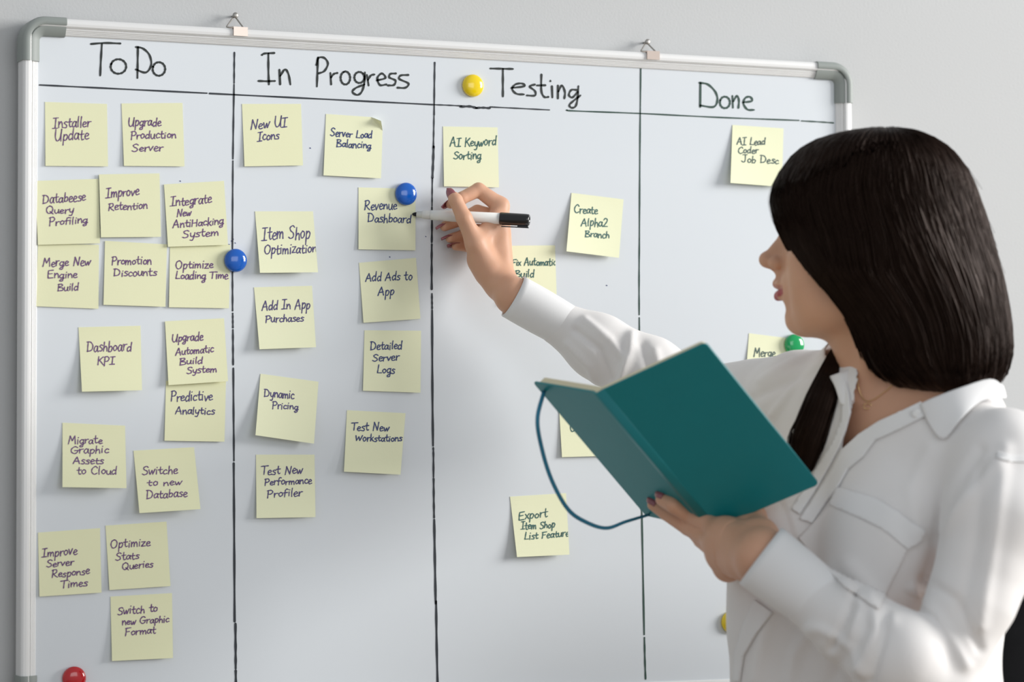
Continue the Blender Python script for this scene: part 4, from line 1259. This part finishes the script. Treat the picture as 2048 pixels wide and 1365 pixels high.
def sheet(rows, name, material, parent, thick=.0018, sub=4, ncols=18):
    """a smooth sheet of cloth through rows of points"""
    A = np.array([catmull(np.array(r), sub) if len(r) > 2 else np.array([r[0] + (r[1] - r[0]) * t for t in np.linspace(0, 1, sub * 2 + 1)]) for r in rows])
    A = np.array([catmull(A[:, j], 6) for j in range(A.shape[1])]).transpose(1, 0, 2)
    n, m_ = A.shape[:2]
    V = A.reshape(-1, 3)
    F = [(i * m_ + j, i * m_ + j + 1, (i + 1) * m_ + j + 1, (i + 1) * m_ + j) for i in range(n - 1) for j in range(m_ - 1)]
    o = link(name, V, F, M[material], parent, fix=True)
    md = o.modifiers.new('cloth', 'SOLIDIFY'); md.thickness = thick; md.offset = 0
    return o


# ---- collar: a stand round the neck with a flap folded over it
def neck_ring(a, r, z):                                   # a: 0 = front, + towards her left
    return NB + FT * (math.cos(a) * r * 1.08 - .004) + LT * (math.sin(a) * r) + Zu * z


def C_(px, py, off, lo=0.0):
    p = on_cloth(px, py, off, lo)
    return p if p is not None else Q(px, py, 3.24)


near_top = [C_(1842, 812, .004), C_(1870, 806, .010), C_(1915, 798, .016), C_(1960, 784, .020), C_(2006, 772, .022)]
near_mid = [C_(1850, 832, .004), C_(1886, 836, .008), C_(1922, 822, .011), C_(1958, 800, .013), C_(2010, 785, .012)]
near_tip = [C_(1858, 846, .004), C_(1888, 882, .003), C_(1926, 846, .005), C_(1962, 812, .006), C_(2012, 796, .006)]
sheet([near_top, near_mid, near_tip], 'collar', 'shirt2', blo)
sheet([[Q(1720, 730, 3.322), Q(1702, 738, 3.312), Q(1682, 746, 3.308), Q(1660, 754, 3.315)],
       [Q(1716, 770, 3.315), Q(1700, 777, 3.303), Q(1687, 780, 3.298), Q(1672, 778, 3.303)],
       [Q(1707, 806, 3.305), Q(1698, 812, 3.295), Q(1690, 813, 3.292), Q(1681, 808, 3.295)]], 'collar', 'shirt2', blo, .003)
b = C_(1836, 830, .0035)
V, F = lathe(b, -CF, [(-.001, .0052), (.0006, .0056), (.0016, .005), (.0012, .002)], 20)
link('button', V, F, M['button'], blo)


# ---- cuffs
def cuff(c0, c1, across0, across1, d0, d1, tilt=0.0, n=40, m_=10):
    """c0 wrist rim, c1 sleeve rim; across = half width in the picture plane, d = half depth"""
    ax = (c1 - c0); L = np.linalg.norm(ax); ax /= L
    e1 = np.cross(ax, CF); e1 /= np.linalg.norm(e1); e2 = np.cross(ax, e1)
    if e2 @ CF > 0: e2 = -e2
    V = []
    for i in range(m_ + 1):
        t = i / m_; r1 = across0 + (across1 - across0) * t; r2 = d0 + (d1 - d0) * t
        bul = 1 + .03 * math.sin(math.pi * t)
        for k in range(n):
            w = 2 * math.pi * k / n
            V.append(c0 + ax * (L * t) + (e1 * math.cos(w) * r1 + e2 * math.sin(w) * r2) * bul + ax * (tilt * math.sin(w) * (1 - .4 * t)))
    F = [(i * n + k, i * n + (k + 1) % n, (i + 1) * n + (k + 1) % n, (i + 1) * n + k) for i in range(m_) for k in range(n)]
    o = link('cuff', V, F, M['shirt2'], blo)
    md = o.modifiers.new('cloth', 'SOLIDIFY'); md.thickness = .0024; md.offset = -1
    return o


cuff(Q(1026, 593, 3.714), Q(1141, 658, 3.716), .0283, .0268, .027, .028, .003)
cuff(Q(1521, 1112, 3.206), Q(1651, 1212, 3.172), .0378, .0325, .034, .034, .009)

# ---- necklace
BB = BVHTree.FromPolygons([tuple(v) for v in BV], BF)


def on_skin(px, py, off):
    d = Vector(ray(px, py)).normalized(); hit = BB.ray_cast(Vector(CAM), d)
    if hit[0] is None: return Q(px, py, 3.32)
    n = hit[1] if hit[1].dot(d) < 0 else -hit[1]
    return np.array(hit[0] + n * off)


P = catmull([on_skin(x, y, .0012) for x, y in ((1716, 752), (1718, 775), (1726, 796), (1736, 803), (1752, 798), (1776, 780), (1800, 756))], 8)
V, F = tube(P, .00055, 6); neck = link('necklace', V, F, M['gold'], person)
c = on_skin(1737, 812, .0022)
P = [c + CR * (.0042 * math.cos(a) * (1 if True else 1)) + CU * (.0040 * math.sin(a) - .0014 * abs(math.cos(a)) ** 2 + (.0 if math.sin(a) < .8 else -.0018)) for a in np.linspace(0, 2 * math.pi, 33)]
V, F = tube(P, .0006, 6, caps=False, hint=tuple(CF)); link('pendant', V, F, M['gold'], neck)

# ---- trousers and shoes
ft = Field((CH[0] - .24, CH[1] - .24, .04), (CH[0] + .24, CH[1] + .24, 1.02), .005)
H0 = CH * [1, 1, 0]
ft.ell(H0 + Zu * .93, A3, (.172, .118, .12), .05)
ft.ell(H0 + Zu * .99, A3, (.150, .105, .06), .04)
for s in (.085, -.085):
    ft.cone(H0 + LT * s + Zu * .88, H0 + LT * s + Zu * .48 + FT * .01, .092, .070, .03)
    ft.cone(H0 + LT * s + Zu * .48 + FT * .01, H0 + LT * s + Zu * .08 - FT * .015, .070, .060, .02)
V, F = polygonize([ft]); link('trousers', V, F, M['trousers'], person)
for s in (.085, -.085):
    fsh = Field(H0 + LT * s - [.2, .2, 0] , H0 + LT * s + [.2, .2, .13], .004)
    a = H0 + LT * s
    fsh.cone(a - FT * .035 + Zu * .042, a + FT * .10 + Zu * .034, .040, .036, .02); fsh.cone(a + FT * .10 + Zu * .034, a + FT * .165 + Zu * .026, .036, .024, .02)
    fsh.cone(a - FT * .015 + Zu * .06, a - FT * .015 + Zu * .10, .042, .044, .02)
    fsh.a[:, :, :max(0, int(round(.002 / .004)) - int(fsh.i0[2]))] = .01
    V, F = polygonize([fsh]); V[:, 2] = np.maximum(V[:, 2], .001)
    link('shoe', V, F, M['shoe'], person)

# ================================================================== CHAIR BEHIND HER
cf = R2 * .5 - D2 * .85; cf /= np.linalg.norm(cf); cl = np.cross(Zu, cf)
CC = Q(2235, 1300, 3.72) + cf * .26; CC = np.array([CC[0], CC[1], 0.0])
chair = tag(empty('office_chair', CC), 'black chair back showing past the white sleeve at the right edge', 'chair')
fb = Field(CC + [-.45, -.45, .38], CC + [.45, .45, 1.2], .008)
fb.ell(CC + Zu * .49, np.array([cf, cl, Zu]), (.25, .25, .05), .01)
fb.ell(CC + Zu * .47 + cf * .02, np.array([cf, cl, Zu]), (.24, .26, .04), .02)
V, F = polygonize([fb]); link('seat', V, F, M['chair'], chair)
fb = Field(CC + [-.5, -.5, .5], CC + [.5, .5, 1.3], .008)
for z, w in ((.66, .20), (.80, .22), (.94, .22), (1.06, .21)):
    fb.ell(CC - cf * (.24 + .06 * (z - .6)) + Zu * z, np.array([cf, cl, Zu]), (.038, w, .15), .10)
V, F = polygonize([fb]); link('backrest', V, F, M['chair'], chair)
V, F = tube([CC - cf * .05 + Zu * .44, CC - cf * .22 + Zu * .46, CC - cf * .275 + Zu * .58, CC - cf * .28 + Zu * .8], .02, 10); link('back_bracket', V, F, M['black_plastic'], chair)
V, F = lathe(CC + Zu * .08, (0, 0, 1), [(0, .04), (.05, .035), (.06, .026), (.36, .026), (.37, .06), (.385, .06)], 20); link('gas_column', V, F, M['black_plastic'], chair)
for k in range(5):
    a = 2 * math.pi * k / 5 + .3; d = np.array([math.cos(a), math.sin(a), 0])
    V, F = tube([CC + Zu * .10, CC + d * .15 + Zu * .095, CC + d * .30 + Zu * .075], [.028, .022, .016], 10)
    lg = link('leg', V, F, M['black_plastic'], chair)
    e = np.cross(d, Zu)
    mb = MB(); mb.add(*lathe(CC + d * .30 + Zu * .028 - e * .02, e, [(0, .02), (.004, .027), (.036, .027), (.04, .02)], 18)); mb.build('caster', M['black_plastic'], lg)
for s in (1, -1):
    P = catmull([CC + cl * .24 * s - cf * .12 + Zu * .47, CC + cl * .29 * s - cf * .10 + Zu * .56, CC + cl * .29 * s - cf * .08 + Zu * .68, CC + cl * .285 * s + cf * .14 + Zu * .69], 6)
    V, F = tube(P, .018, 10); link('armrest', V, F, M['black_plastic'], chair)
